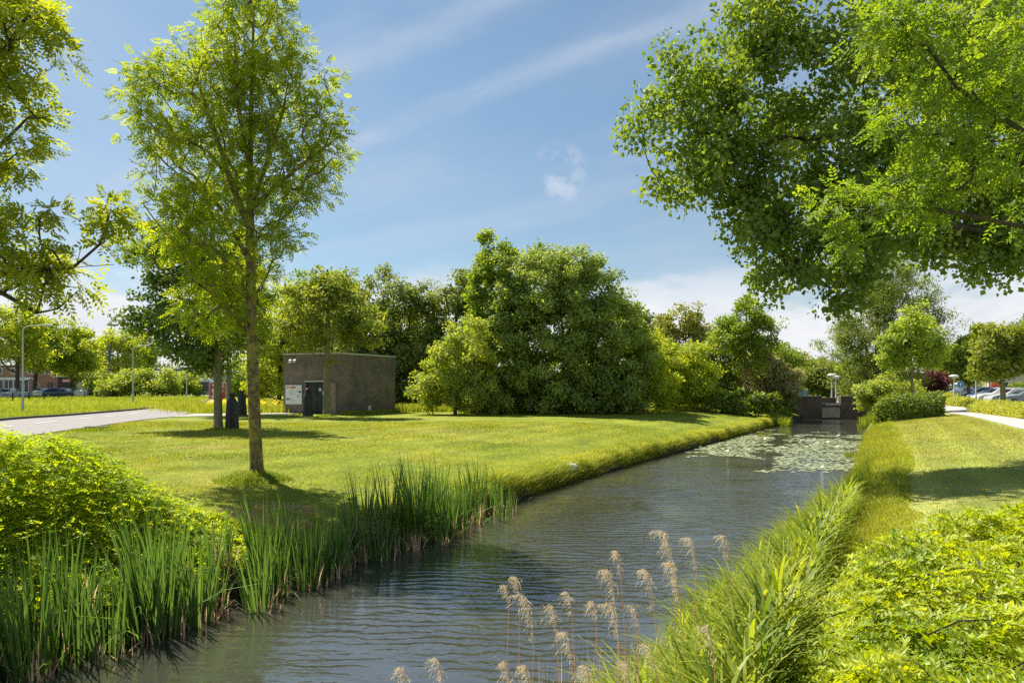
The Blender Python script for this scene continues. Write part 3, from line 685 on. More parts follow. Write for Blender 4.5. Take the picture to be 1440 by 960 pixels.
LM['yellow'] = leaf_mat('yellow_green_leaf', (.105,.17,.02), (.23,.32,.05), .48)
LM['willow'] = leaf_mat('willow_leaf', (.055,.10,.016), (.17,.23,.045), .42)
LM['purple'] = leaf_mat('purple_leaf', (.035,.012,.015), (.11,.045,.05), .3)
LM['pinkish'] = leaf_mat('flowering_leaf', (.075,.115,.03), (.30,.29,.17), .4)
LM['red'] = leaf_mat('red_leaf', (.14,.04,.025), (.28,.09,.05), .4)
LM['gold'] = leaf_mat('golden_privet_leaf', (.07,.14,.005), (.31,.375,.010), .44, gloss=.08, rough=.35)
LM['lonicera'] = leaf_mat('lonicera_leaf', (.07,.15,.007), (.31,.39,.014), .48, gloss=.06)
LM['hedge'] = leaf_mat('hedge_leaf', (.03,.07,.008), (.14,.20,.015), .35, gloss=.08)
LM['goldhedge'] = leaf_mat('gold_hedge_leaf', (.12,.165,.016), (.27,.31,.05), .42)
LM['grass'] = leaf_mat('grass_blade', (.075,.125,.010), (.24,.28,.03), .45, tcol=(1.2, 1.15, .6))
LM['lawnblade'] = leaf_mat('lawn_blade', (.085,.125,.010), (.225,.245,.026), .45, tcol=(1.2, 1.15, .6))
LM['meadow'] = leaf_mat('meadow_grass', (.075,.125,.012), (.19,.235,.04), .45)
LM['reed'] = leaf_mat('reed_blade', (.05,.10,.008), (.21,.27,.03), .45, gloss=.05, rough=.35)
LM['cattail'] = leaf_mat('cattail_blade', (.024,.064,.014), (.10,.175,.036), .42, tcol=(1.2, 1.25, .6), gloss=.06, rough=.35)
LM['straw'] = leaf_mat('dead_reed', (.22,.15,.08), (.52,.42,.26), .35, tcol=(1.05,1,.9))
LM['plume'] = leaf_mat('reed_plume', (.33,.315,.20), (.43,.43,.31), .45, tcol=(1.05,1,.9))
LM['flower'] = leaf_mat('yellow_flower', (.55,.48,.03), (.7,.62,.05), .35, tcol=(1,1,.8))

# -- the big trees of the foreground
p = on(362, 669, 1.02); bz = gz(p[0], p[1]); base = np.array([p[0], p[1], bz]); Y = p[1]
trunk = [base - [0, 0, .2], at(357, 560, Y), at(353, 430, Y), at(352, 300, Y), at(352, 200, Y), at(355, 90, Y), at(357, 10, Y)]
E = px_ells([(350, 45, 72, 72), (300, 135, 105, 80), (400, 150, 75, 88), (222, 155, 52, 62), (300, 245, 95, 72), (400, 255, 60, 58), (450, 195, 38, 52), (245, 320, 62, 52), (325, 350, 80, 68), (395, 325, 28, 38), (295, 420, 50, 45), (345, 430, 36, 32), (355, -25, 50, 45)], Y)
limbs = [[at(353, 330, Y), at(330, 270, Y), at(300, 180, Y-.3), at(270, 90, Y-.4)], [at(353, 300, Y), at(375, 230, Y+.3), at(400, 150, Y+.6), at(410, 80, Y+.7)], [at(353, 370, Y), at(310, 290, Y+.8), at(240, 210, Y+1.2), at(200, 160, Y+1.4)],
         [at(353, 300, Y), at(420, 235, Y-.3), at(480, 190, Y-.4)], [at(352, 240, Y), at(335, 150, Y-.6), at(330, 60, Y-.9)], [at(354, 400, Y), at(300, 350, Y-.9), at(240, 310, Y-1.2)], [at(354, 430, Y), at(320, 400, Y-.5), at(285, 400, Y-.8)]]
tree('ash_tree', 'tall young ash tree with lichen-flecked trunk alone on the near lawn', base, E, 600, 13, .40, None, LM['ash'], 11, r0=.19, limbs=limbs, trunk=trunk, trunk_r=[.155, .145, .135, .105, .07, .045, .02], bark='bark', shell=.3, up=.9, pin=(.22, .098, .043), rtip=.009, flare=.6, pw=.5)

Y = 8.6; base = np.array([-10.2, 9.6, 0]); base[2] = gz(-10.2, 9.6)
E = px_ells([(10, 40, 70, 95), (-70, 0, 90, 150), (30, 165, 38, 40, .2), (-20, 200, 60, 50), (20, 350, 60, 55, .0), (70, 390, 45, 40), (-60, 330, 70, 70), (-150, 150, 120, 160, 1), (-150, 350, 110, 90, .5), (150, 300, 16, 14), (130, 360, 25, 22), (15, 230, 16, 30), (65, 300, 22, 14)], Y)
limbs = [[at(-190, 470, 9.4), at(-60, 400, Y), at(20, 381, Y), at(80, 381, Y), at(120, 372, Y), at(150, 330, Y), at(156, 295, Y)], [at(-190, 300, 9.4), at(-80, 190, Y), at(-10, 100, Y), at(40, 20, Y)], [at(-190, 400, 9.4), at(-90, 280, Y), at(0, 205, Y), at(40, 165, Y)],
         [at(-60, 400, Y), at(30, 420, Y), at(52, 440, Y)], [at(80, 381, Y), at(130, 385, Y), at(160, 372, Y)]]
trunk = [base - [0, 0, .2], at(-335, 560, 9.6), at(-250, 380, 9.6), at(-200, 150, 9.5), at(-170, -100, 9.4)]
tree('ash_tree', 'yellow-green ash tree leaning in from the left with branches over the road', base, E, 300, 11, .20, None, LM['ash_yellow'], 12, r0=.10, limbs=limbs, trunk=trunk, trunk_r=[.22, .2, .17, .12, .05], bark='bark_dark', shell=.2, up=.5, pin=(.17, .085, .036), rtip=.004, pw=.5,
     weight=[1.3, 1, 1.5, 1, 1.8, 2, .8, .4, .4, 3, 2, 2, 2])

Y = 18.0; base = np.array([18.0, 18.1, 0]); base[2] = gz(18.0, 18.1)
E = px_ells([(1000, 170, 95, 85), (985, 240, 75, 60), (1090, 60, 140, 110, .5), (1120, 250, 140, 105), (1120, 370, 75, 70, -.3), (1200, 345, 100, 80), (1240, 130, 190, 160, .5), (1195, 415, 40, 40), (1400, 40, 160, 140, .8), (1330, 300, 120, 80, .8), (1390, 365, 90, 45, .3), (1480, 200, 140, 160, 1), (955, 130, 45, 55, .2), (1060, 310, 60, 50)], Y)
limbs = [[at(1640, 480, 18.1), at(1500, 370, Y), at(1440, 335, Y), at(1340, 318, Y), at(1240, 298, Y), at(1170, 320, Y), at(1120, 370, Y)], [at(1640, 400, 18.1), at(1480, 240, Y), at(1380, 205, Y), at(1250, 185, Y), at(1130, 195, Y), at(1010, 190, Y)],
         [at(1640, 350, 18.2), at(1460, 130, Y+.4), at(1330, 70, Y+.4), at(1180, 60, Y+.4), at(1060, 50, Y+.4)], [at(1640, 300, 18.2), at(1540, 60, Y+.6), at(1480, -60, Y+.6)]]
trunk = [base - [0, 0, .2], at(1680, 560, 18.0), at(1650, 400, 18.1), at(1610, 180, 18.2), at(1580, -60, 18.3)]
tree('poplar_tree', 'huge dark poplar reaching in from the right over the canal', base, E, 1000, 78, .52, (.145, .12), LM['poplar'], 13, r0=.2, limbs=limbs, trunk=trunk, trunk_r=[.55, .5, .42, .3, .12], bark='bark_dark', shell=.3, up=.35, flat=.8, outw=.5, droop=.8, rnd=.9, shape=0, rtip=.006)
Y = 7.6; base = np.array([8.9, 6.9, 0]); base[2] = gz(8.9, 6.9)
E = px_ells([(1260, 40, 55, 45), (1350, 80, 90, 80), (1310, 160, 75, 60), (1400, 190, 80, 80), (1330, 250, 60, 45), (1250, 270, 40, 25), (1195, 310, 35, 22), (1290, 290, 50, 25), (1200, 345, 22, 20), (1440, 60, 90, 100, .3), (1500, 200, 90, 140, .3), (1430, 290, 60, 40), (1175, 285, 18, 14)], Y)
limbs = [[at(1900, 430, 7), at(1560, 260, Y), at(1440, 185, Y), at(1350, 130, Y), at(1300, 60, Y), at(1265, 30, Y)], [at(1900, 470, 7), at(1560, 340, Y), at(1440, 320, Y), at(1330, 295, Y), at(1250, 290, Y), at(1190, 310, Y)], [at(1900, 380, 7), at(1560, 120, Y), at(1440, 40, Y)]]
trunk = [base - [0, 0, .2], base + [0, 0, 2.], base + [.1, .1, 4.2], base + [0, .2, 7.5]]
tree('robinia_tree', 'bright feathery robinia branches hanging in front of the dark poplar', base, E, 210, 11, .2, None, LM['robinia'], 14, r0=.045, limbs=limbs, trunk=trunk, trunk_r=[.2, .18, .15, .06], bark='bark_dark', shell=.2, up=.3, pin=(.17, .062, .030), rtip=.004, weight=[1.6, 1, 1.2, 1, 1.2, 1.6, 2, 1.5, 2, .6, .4, 1, 3], pw=.45)

# -- trees behind the lawn
def gtree(name, label, bp, z, E, ncl, per, crad, leaf, lm, seed, **kw):
    "bp: photo pixel of the foot and depth"
    b = at(bp[0], bp[1], bp[2]); b[2] = gz(b[0], b[1])
    return tree(name, label, b, px_ells(E, bp[2]), ncl, per, crad, leaf, LM[lm], seed, **kw)
gtree('linden_tree', 'dark-leaved linden by the road, its trunk beside the nearest statue', (307, 602, 32.5), 0, [(290, 320, 75, 60), (250, 360, 65, 60), (230, 430, 52, 40), (300, 420, 80, 70), (280, 480, 70, 40), (210, 445, 35, 25), (320, 280, 50, 50), (300, 510, 25, 22), (350, 400, 35, 50)], 330, 75, .55, (.17, .14), 'linden', 21, r0=.17, shell=.45, trunk_r=[.2, .17, .13, .05], bark='bark_pale', up=.35, droop=.6)
gtree('linden_tree', 'second linden behind, its slim trunk between the statues and the kiosk', (322, 584, 46), 0, [(320, 400, 60, 55), (330, 450, 70, 45), (300, 470, 45, 40), (325, 490, 45, 25), (360, 460, 30, 30)], 170, 75, .6, (.19, .16), 'mid', 22, r0=.16, shell=.5, trunk_r=[.17, .15, .1, .04], bark='bark_pale', up=.4)
gtree('maple_tree', 'broad pale green maple directly in front of the brick kiosk', (459, 584, 44.6), 0, [(455, 398, 34, 32), (428, 415, 36, 36), (482, 418, 30, 36), (460, 445, 66, 38), (422, 455, 38, 28), (502, 458, 34, 32), (518, 480, 20, 18), (440, 480, 36, 12), (475, 508, 22, 8), (440, 512, 12, 7)], 260, 46, .48, (.19, .17), 'maple', 23, r0=.2, shell=.45, trunk_r=[.23, .2, .15, .06], bark='bark_pale', up=.6, rtip=.012, weight=[1,1,1,.9,.9,.9,.7,.4,.35,.25])
LS = (.24, .17)
gtree('dark_tree', 'big round dark tree rising behind the kiosk roof', (545, 575, 63), 0, [(540, 420, 65, 45), (500, 450, 50, 55), (580, 460, 50, 50), (560, 510, 65, 60), (505, 520, 55, 50), (600, 520, 30, 50), (545, 560, 75, 25)], 420, 90, .85, (.27, .2), 'dark', 24, r0=.35, shell=.7, outw=1.0)
gtree('lime_tree', 'loose light green tree left of the kiosk behind the ash trunk', (392, 572, 58), 0, [(395, 450, 40, 45), (370, 490, 35, 40), (420, 480, 35, 45), (390, 530, 40, 40), (370, 545, 25, 25), (430, 440, 25, 25)], 260, 75, .7, (.24, .18), 'lime', 25, r0=.2, shell=.6)
gtree('mid_tree', 'dense mid green tree at the back left of the kiosk', (455, 572, 68), 0, [(440, 430, 45, 40), (480, 440, 45, 50), (450, 490, 60, 50), (410, 520, 40, 40)], 260, 85, .8, (.27, .2), 'mid', 26, r0=.25, shell=.65)
gtree('birch_tree', 'thin feathery birch top behind the dark trees', (606, 560, 84), 0, [(606, 420, 22, 32), (600, 450, 28, 30), (618, 440, 22, 26)], 110, 34, .7, (.2, .12), 'olive', 27, r0=.14, shell=.3, up=.8, rtip=.02)
gtree('dark_tree', 'very dark tree between the birch top and the tall light shoots', (650, 575, 62), 0, [(645, 420, 28, 35), (625, 450, 30, 35), (660, 450, 35, 45), (640, 510, 45, 50), (610, 545, 40, 35)], 260, 85, .8, (.27, .2), 'dark', 28, r0=.22, shell=.65, outw=1)
gtree('poplar_tree', 'upright light green tree with spiky shoots beside the great dark bush', (690, 583, 52), 0, [(687, 385, 11, 60), (710, 385, 9, 52), (668, 405, 10, 36), (692, 460, 34, 48), (680, 510, 48, 50), (720, 470, 30, 50), (700, 560, 50, 25)], 330, 80, .55, (.23, .17), 'mid', 29, r0=.18, shell=.55, up=1.0, weight=[1.6, 1.4, 1.4, 1, 1, 1, 1])
shrub('great rounded dark green bush in the middle, tallest of the clump', 790, 583, 1.2, 50.5, [(770, 440, 75, 70), (780, 392, 60, 50), (738, 415, 48, 62), (825, 420, 56, 58), (775, 490, 85, 72), (858, 470, 50, 60), (885, 500, 38, 46), (720, 510, 45, 55), (870, 530, 45, 48), (800, 555, 85, 32), (735, 560, 40, 28)], 980, 105, .62, (.23, .15), LM['viburnum'], 30, name='bush', r0=.2, outw=1.1, shell=.8, tvar=.45, lumps=420, lrad=.75)
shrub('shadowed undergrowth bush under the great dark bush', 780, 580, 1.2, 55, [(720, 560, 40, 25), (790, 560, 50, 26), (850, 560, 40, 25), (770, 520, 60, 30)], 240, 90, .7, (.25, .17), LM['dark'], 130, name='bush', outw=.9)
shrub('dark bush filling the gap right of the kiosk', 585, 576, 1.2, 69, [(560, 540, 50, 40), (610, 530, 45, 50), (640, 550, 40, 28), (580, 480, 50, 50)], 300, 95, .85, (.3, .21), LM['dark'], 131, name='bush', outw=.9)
shrub('dark bush behind the lime green bushes', 920, 572, 1.2, 64, [(880, 545, 40, 32), (930, 545, 40, 34), (980, 550, 40, 28)], 200, 90, .7, (.27, .19), LM['dark'], 132, name='bush', outw=.9)
shrub('pale yellow-green bush left of the great dark bush', 640, 583, 1.2, 48.5, [(640, 510, 40, 40), (670, 490, 38, 45), (615, 540, 32, 32), (650, 550, 55, 32), (690, 540, 40, 42), (605, 555, 22, 22)], 330, 90, .5, (.20, .13), LM['pale'], 31, name='bush', outw=.9)
shrub('lime green bush right of the great dark bush, nearest its edge', 905, 578, 1.2, 53, [(900, 500, 35, 40), (885, 545, 40, 32), (925, 530, 35, 38)], 240, 85, .6, (.22, .15), LM['lime'], 32, name='bush', outw=.9)
shrub('lime green bush with a sloping top along the lawn edge', 950, 576, 1.2, 57, [(930, 505, 30, 28), (960, 520, 38, 34), (985, 530, 24, 30), (955, 555, 55, 22)], 280, 85, .6, (.22, .15), LM['lime'], 33, name='bush', outw=.9)
gtree('olive_tree', 'olive green tree rising behind the lime green bushes', (962, 560, 78), 0, [(960, 455, 32, 22), (940, 475, 25, 28), (985, 475, 22, 28), (960, 500, 40, 35), (975, 445, 15, 12)], 200, 75, .8, (.27, .2), 'olive', 34, r0=.2, shell=.6)
gtree('dark_tree', 'dark tree filling the gap behind the great bush', (910, 560, 72), 0, [(900, 470, 25, 30), (915, 500, 30, 40), (870, 460, 25, 30)], 150, 80, .8, (.27, .2), 'dark', 35, r0=.2, shell=.6)
gtree('young_tree', 'light green tree with bare slim trunk near the weir bridge', (1046, 556, 62), 0, [(1046, 445, 32, 30), (1030, 475, 30, 32), (1068, 475, 28, 34), (1048, 500, 34, 28), (1080, 490, 18, 22)], 230, 60, .6, (.23, .15), 'mid', 36, r0=.14, shell=.4, up=.8, trunk_r=[.16, .14, .1, .04], bark='bark_pale')
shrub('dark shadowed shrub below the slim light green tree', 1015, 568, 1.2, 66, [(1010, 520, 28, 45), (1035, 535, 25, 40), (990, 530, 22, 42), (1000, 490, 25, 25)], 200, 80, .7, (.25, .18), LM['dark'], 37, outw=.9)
shrub('low dark shrub spreading at the end of the lawn by the canal', 1052, 584, 1.2, 55.5, [(1052, 568, 36, 16), (1025, 566, 22, 12), (1080, 573, 18, 14)], 170, 60, .35, (.24, .16), LM['hedge'], 38, outw=.9)
shrub('shrub with pinkish flower sprays beside the bridge end', 1092, 575, 1.2, 63, [(1072, 520, 28, 38), (1095, 535, 22, 32), (1078, 555, 32, 26), (1106, 550, 13, 18)], 260, 75, .55, (.21, .14), LM['pinkish'], 39, outw=.9)
shrub('mid green shrub at the water edge beside the left bridge wall', 1098, 592, .5, 62, [(1100, 574, 14, 15), (1090, 578, 14, 12)], 70, 60, .4, (.22, .14), LM['dark'], 40, outw=.9)
gtree('willow_tree', 'tallest fine-leaved willow beyond the bridge', (1235, 552, 76), 0, [(1245, 400, 48, 50), (1215, 430, 42, 50), (1280, 420, 42, 50), (1235, 480, 62, 45), (1200, 500, 36, 36), (1290, 480, 40, 45), (1240, 525, 60, 25), (1240, 365, 30, 30), (1310, 450, 22, 30), (1185, 470, 20, 30)], 560, 95, .95, (.28, .10), 'willow', 41, r0=.4, shell=.55, droop=1.2, up=.8)
gtree('yellow_tree', 'bright yellow-green young tree right of the bridge', (1282, 553, 50), 0, [(1282, 455, 22, 24), (1265, 480, 28, 26), (1300, 480, 26, 28), (1282, 500, 42, 24), (1255, 505, 18, 18), (1308, 505, 16, 18)], 240, 60, .45, (.2, .14), 'yellow', 42, r0=.11, shell=.5, trunk_r=[.12, .1, .08, .03], bark='bark_pale')
shrub('cream flowered pale shrub right of the bridge wall', 1245, 575, 1.3, 52, [(1250, 545, 34, 22), (1228, 556, 22, 18), (1270, 548, 22, 20), (1240, 568, 26, 12)], 210, 70, .4, (.17, .11), LM['pale'], 43, outw=.9)
gtree('purple_tree', 'round purple-leaved tree beyond the golden hedge', (1312, 556, 80), 0, [(1312, 535, 16, 16), (1303, 542, 12, 12), (1320, 542, 10, 12)], 110, 60, .6, (.25, .18), 'purple', 44, r0=.14, shell=.6)
gtree('maple_tree', 'rounded green street tree by the parked cars, nearest on the right', (1411, 572, 53), 0, [(1405, 475, 30, 28), (1385, 495, 22, 24), (1425, 490, 28, 32), (1408, 515, 38, 20), (1390, 515, 20, 18)], 260, 75, .5, (.21, .16), 'maple', 45, r0=.16, shell=.5, trunk_r=[.2, .17, .12, .05], bark='bark_pale')
gtree('maple_tree', 'green street tree behind the mushroom lamp on the right', (1362, 562, 70), 0, [(1362, 490, 22, 20), (1350, 510, 16, 18), (1372, 510, 18, 18), (1362, 525, 22, 12)], 170, 70, .6, (.25, .18), 'mid', 46, r0=.15, shell=.5, bark='bark_pale')
gtree('maple_tree', 'green street tree cut by the right edge beside the houses', (1470, 572, 56), 0, [(1465, 470, 35, 32), (1445, 500, 24, 26), (1480, 505, 34, 28)], 170, 70, .55, (.23, .17), 'mid', 47, r0=.16, shell=.5, bark='bark_pale')
gtree('mid_tree', 'small tree showing between the purple tree and the street trees', (1340, 556, 95), 0, [(1338, 505, 14, 18), (1330, 520, 12, 14), (1345, 522, 12, 12)], 90, 60, .8, (.3, .22), 'mid', 48, r0=.14, shell=.5)
# row of trees across the road
for k, (px, Y, E, lm, lab) in enumerate([
    (25, 102, [(20, 450, 35, 28), (45, 465, 26, 30), (5, 480, 35, 30), (35, 500, 40, 22), (-15, 470, 30, 40)], 'lime', 'leaning roadside tree in front of the brick shop, leftmost of the row'),
    (47, 108, [(60, 470, 22, 28), (48, 500, 26, 24), (70, 500, 22, 20)], 'mid', 'roadside tree with a leaning trunk behind the tall road lamp'),
    (100, 112, [(98, 470, 25, 22), (85, 495, 22, 22), (115, 490, 26, 26), (100, 515, 30, 16), (128, 505, 14, 20)], 'lime', 'yellow-green tree by the dark shed across the road'),
    (168, 135, [(165, 480, 24, 20), (150, 495, 22, 24), (185, 490, 20, 26), (168, 515, 34, 24), (145, 520, 16, 18)], 'lime', 'broad yellow-green tree behind the bare tram mast'),
    (195, 140, [(195, 480, 16, 22), (205, 505, 16, 22), (190, 520, 18, 16)], 'mid', 'narrow tree to the right of the broad yellow-green one')]):
    gtree('roadside_tree', lab, (px, 558, Y), 0, E, 230, 60, 1.0, (.36, .26), lm, 60 + k, r0=.28, shell=.55, group='trees across the road', bark='bark_dark')
for k, (px, py, Y, rx, ry, lab) in enumerate([
    (140, 552, 108, 18, 18, 'round pale bush right of the white van across the road'), (190, 552, 104, 22, 20, 'large round pale bush behind the second road lamp'),
    (228, 552, 106, 18, 15, 'pale bush right of the large round one by the fence'), (262, 552, 110, 18, 14, 'pale bush left of the grey bus'), (160, 553, 103, 14, 10, 'low pale bush with pink tinge at the tram mast foot')]):
    shrub(lab, px, py, 1.2, Y, [(px, py - ry * .9, rx, ry), (px - rx*.5, py - ry*.5, rx*.6, ry*.6), (px + rx*.5, py - ry*.5, rx*.6, ry*.6)], 120, 55, .8, (.32, .22), LM['pale'], 80 + k, outw=.9, group='pale bushes along the tram line')
shrub('green bush behind the poster board', 345, 560, 1.2, 92, [(345, 530, 18, 28), (365, 545, 20, 22), (335, 548, 14, 14)], 130, 60, .8, (.3, .2), LM['mid'], 90)
# far trees closing the view
k = 0
for px, top, Y, rx, lm, lab in [(1130, 490, 105, 26, 'olive', 'hazy olive tree behind the bridge lamps'), (1165, 500, 112, 24, 'mid', 'mid green tree straight behind the two bridge lamps'), (1195, 505, 100, 22, 'lime', 'light green tree behind the right bridge wall'),
    (1100, 480, 96, 26, 'mid', 'green tree behind the flowering shrub'), (1150, 520, 84, 24, 'dark', 'dark low tree close behind the bridge'), (1215, 515, 88, 22, 'dark', 'dark tree between the bridge and the willow'), (1350, 515, 120, 14, 'lime', 'small lime tree among the houses'), (1060, 500, 110, 24, 'mid', 'far green tree seen under the slim light green tree')]:
    h = (552 - top)
    gtree('far_tree', lab, (px, 554, Y), 0, [(px, top + h*.28, rx*.8, h*.28), (px - rx*.4, top + h*.55, rx*.75, h*.35), (px + rx*.4, top + h*.55, rx*.75, h*.35), (px, top + h*.8, rx, h*.25)], 170, 65, .95, (.33, .22), lm, 100 + k, r0=.2, shell=.55, group='far trees behind the bridge'); k += 1
# distant belt of woodland
rng = R8(77); b = MB(); m = 2600
a = np.linspace(-1.1, 1.05, m) + rng.normal(size=m) * .01; D = 210 + 60 * rng.random(m)
cx, cy = D * np.tan(np.clip(a, -1.1, 1.05)) , D
hh = (5 + 7 * VN2(cx, cy * 0, .035)) * rng.random(m) ** .7
c = np.c_[cx, cy, 1.2 + hh]
leaf_cloud(b, c, np.tile([0, -.8, .5], (m, 1)), 26, 3.2, .95, .7, rng, tvar=.7, outw=.6)
tag(b.build('far_woodland', leaf_mat('far_wood_leaf', (.05,.085,.03), (.13,.17,.06), .3)), 'distant belt of woodland along the horizon', 'woodland', kind='stuff')
# ---------------------------------------------------------------- near shrubs made of leafy sprays
def spray_shrub(name, label, pts, hfun, org, nspray, slen, nleaf, LL, LW, lm, seed, lay=.45, out_c=None, up=.25, spread=.55):
    "pts: (x,y) spray feet inside the outline; hfun: height of the surface above ground; twigs with leaves in two ranks"
    rng = R8(seed); x, y = pts; n = len(x)
    zb = G(x, y); h = hfun(x, y)
    depth = rng.random(n) ** 1.7 * lay
    z = zb + h * (1 - depth) - slen * .15
    root = tag(empty(name, org), label, 'shrub')
    a = rng.random(n) * 2 * PI
    d = np.c_[np.cos(a), np.sin(a), np.zeros(n)]
    if out_c is not None:
        o = unit(np.c_[x - out_c[0], y - out_c[1], np.zeros(n)]); d = unit(d * spread + o * (1 - spread))
    d[:, 2] = up + .25 * rng.normal(size=n); d = unit(d)
    L = slen * (.6 + .8 * rng.random(n)); base = np.c_[x, y, z]
    tc = rng.random(n) * .4 + .6 * VN3(x * 1 + 50, y + 50, 1.7)
    P = []; D = []; Nn = []; T = []; S = []
    sd0 = unit(np.cross(d, np.array([0, 0, 1.]))); nu = np.cross(sd0, d)
    for j in range(nleaf):
        f = (j + .5) / nleaf
        b = base + d * (L * (f - .5))[:, None] + np.array([0, 0, 1.]) * (L * (-.28 * (f)**2))[:, None]
        s = 1 if j % 2 else -1
        P.append(b); D.append(sd0 * s * (.75 - .3 * f) + d * (.5 + .5 * f) + nu * .25 + rng.normal(size=(n, 3)) * .28)
        Nn.append(nu + np.array([0, 0, .5]) + rng.normal(size=(n, 3)) * .35)
        T.append(np.clip(tc * .75 + .35 * f * rng.random(n) + .12 * rng.normal(size=n), 0, 1)); S.append((.65 + .6 * rng.random(n)) * (1 - .25 * f))
    S = np.concatenate(S); mb = MB()
    mb.leaves(np.vstack(P) - org, np.vstack(D), np.vstack(Nn), LL * S, LW * S, np.concatenate(T), shape=0, fold=.3)
    mb.build('foliage', lm, root)
    st = MB()
    for i in rng.choice(n, min(n, 700), replace=False):
        q = base[i] - org; st.tube([q - d[i] * L[i] * .9 - [0, 0, L[i]*.5], q - d[i] * L[i] * .4 - [0, 0, L[i] * .12], q + d[i] * L[i] * .1, q + d[i] * L[i] * .48 - [0,0,L[i]*.2]], [.006, .005, .004, .002], 4)
    for i in rng.choice(n, min(n, 90), replace=False):
        q = base[i] - org; g0 = np.array([q[0] * .85, q[1] * .85, gz(q[0]*.85 + org[0], q[1]*.85 + org[1]) - org[2]]); st.tube([g0, (g0 + q) / 2 + [0, 0, .1], q], [.009, .006, .003], 5)
    st.build('stem', M['bark_dark'], root)
    return root
def smooth(t): t = np.clip(t, 0, 1); return t * t * (3 - 2 * t)
# left bush: a mound on the bank above the reeds
rng = R8(201); n = 9500
x = rng.uniform(-13, -4.0, n * 2); y = rng.uniform(7.2, 13.6, n * 2)
tl = Lu(y) - (x - SH * y)
def hl(x, y):
    tl = Lu(y) - (x - SH * y)
    e = smooth((tl - .25) / 2.2) * smooth((13.6 - y - .25 * np.maximum(0, x + 9)) / 2.6)
    return e * (1.12 + .17 * np.clip(-6.2 - x, 0, 5)) * (.62 + .5 * VN1(x + 20, y + 20, .8) + .26 * VN2(x + 5, y + 9, 2.1)) + .25
ok = (tl > .3) & (y < 13.3 - .25 * np.maximum(0, x + 9)) & (x / y > -.98)
x, y = x[ok][:n], y[ok][:n]
spray_shrub('shrub', 'large layered dark and yellow-green shrub on the left bank behind the reeds', (x, y), hl, np.array([-8., 10., gz(-8, 10)]), len(x), .55, 22, .070, .032, LM['lonicera'], 202, lay=.7, out_c=(-9.5, 11.5), up=.10)
# right golden bush
n = 6900; rng = R8(203)
x = rng.uniform(1.0, 8.4, n * 3); y = rng.uniform(1.9, 7.3, n * 3); u = x - SH * y
def hr(x, y):
    u = x - SH * y; back = 7.0 - .06 * (x - 3)
    e = smooth((u + .78 + .22 * (VN2(x+9, y+9, 1.4) - .5)) / .75) * smooth((back - y) / .9 + .12)
    return e * (.46 + .40 * VN2(x + 70, y + 30, .9) + .28 * VN3(x, y, 2.6)) + .12
edge = -.72 + .35 * (VN2(x + 9, y + 9, 1.4) - .5)
ok = (u > edge) & (y < 7.0 - .06 * (x - 3) + .3 * (VN1(x, y, 1.2) - .5)) & (x / y < .95)
x, y = x[ok][:n], y[ok][:n]
spray_shrub('shrub', 'low bright golden-green shrub mass filling the bottom right beside the reeds', (x, y), hr, np.array([4., 4.5, gz(4, 4.5)]), len(x), .29, 20, .060, .024, LM['gold'], 204, lay=.7, up=.45)

# clipped hedges
def hedge(name, label, pts, wd, h, lm, seed, LL, LW, dens, cat='hedge', round_=.25, stemm='bark_dark'):
    rng = R8(seed); P = np.array(pts, float); d = np.r_[0, np.cumsum(np.linalg.norm(np.diff(P, axis=0), axis=1))]; T = d[-1]
    org = np.array([*P.mean(0), gz(*P.mean(0))]); n = int(dens * (wd + 2 * h) * T)
    s = rng.random(n) * T; px_ = np.interp(s, d, P[:, 0]); py_ = np.interp(s, d, P[:, 1])
    s2 = np.minimum(s + .05, T); t = unit(np.c_[np.interp(s2, d, P[:, 0]) - np.interp(s2 - .1, d, P[:, 0]), np.interp(s2, d, P[:, 1]) - np.interp(s2 - .1, d, P[:, 1])]); nn = np.c_[-t[:, 1], t[:, 0]]
    per = rng.random(n) * (wd + 2 * h); a = np.where(per < h, -wd/2, np.where(per < h + wd, per - h - wd/2, wd/2)); zz = np.where(per < h, per, np.where(per < h + wd, h, wd + 2*h - per))
    endf = np.minimum(s, T - s) / (wd * .5); sh = np.clip(endf, 0, 1) ** .4
    lump = 1 + .22 * (VN1(px_ * 1 + 5, py_ + 5, 1.1) - .5) + .10 * rng.normal(size=n)
    a = a * sh * lump; zz = zz * (1 - round_ * (np.abs(a) / (wd/2)) ** 3) * (.75 + .25 * sh) * lump
    x = px_ + nn[:, 0] * a; y = py_ + nn[:, 1] * a; z = G(x, y) + np.maximum(zz, .03)
    out = unit(np.c_[nn * (a / (wd/2))[:, None], (zz / h) ** 2 + .2])
    root = tag(empty(name, org), label, cat); mb = MB()
    leaf_cloud(mb, np.c_[x, y, z] - org, out, 4.5, LL * 1.5, LL, LW, rng, outw=.9, rnd=.7, up=.4, shape=1)
    mb.build('foliage', lm, root)
    st = MB()
    for q in np.arange(.3, T, .45):
        bx_, by_ = np.interp(q, d, P[:, 0]), np.interp(q, d, P[:, 1]); b0 = np.array([bx_, by_, gz(bx_, by_)]) - org
        for k in range(3): st.tube([b0, b0 + [rng.normal() * wd * .15, rng.normal() * wd * .15, h * .5], b0 + [rng.normal() * wd * .2, rng.normal() * wd * .2, h * .85]], [.02, .014, .006], 4)
    st.build('stem', M[stemm], root); return root
hedge('hedge', 'rounded dark green clipped hedge at the far end of the dry lawn', [(RX(41, 1.2), 41), (RX(42.5, 2.6), 42.2), (RX(44, 4.1), 43.2)], 1.9, 1.35, LM['hedge'], 301, .13, .09, 130)
def pj(px, py, z=1.5): q = on(px, py, z); return (q[0], q[1])
hedge('hedge', 'long low golden hedge cut by the right edge, along the footpath', [pj(1372, 577), pj(1400, 580), pj(1440, 586), pj(1490, 594), pj(1560, 606)], 1.3, .68, LM['goldhedge'], 302, .10, .065, 120)
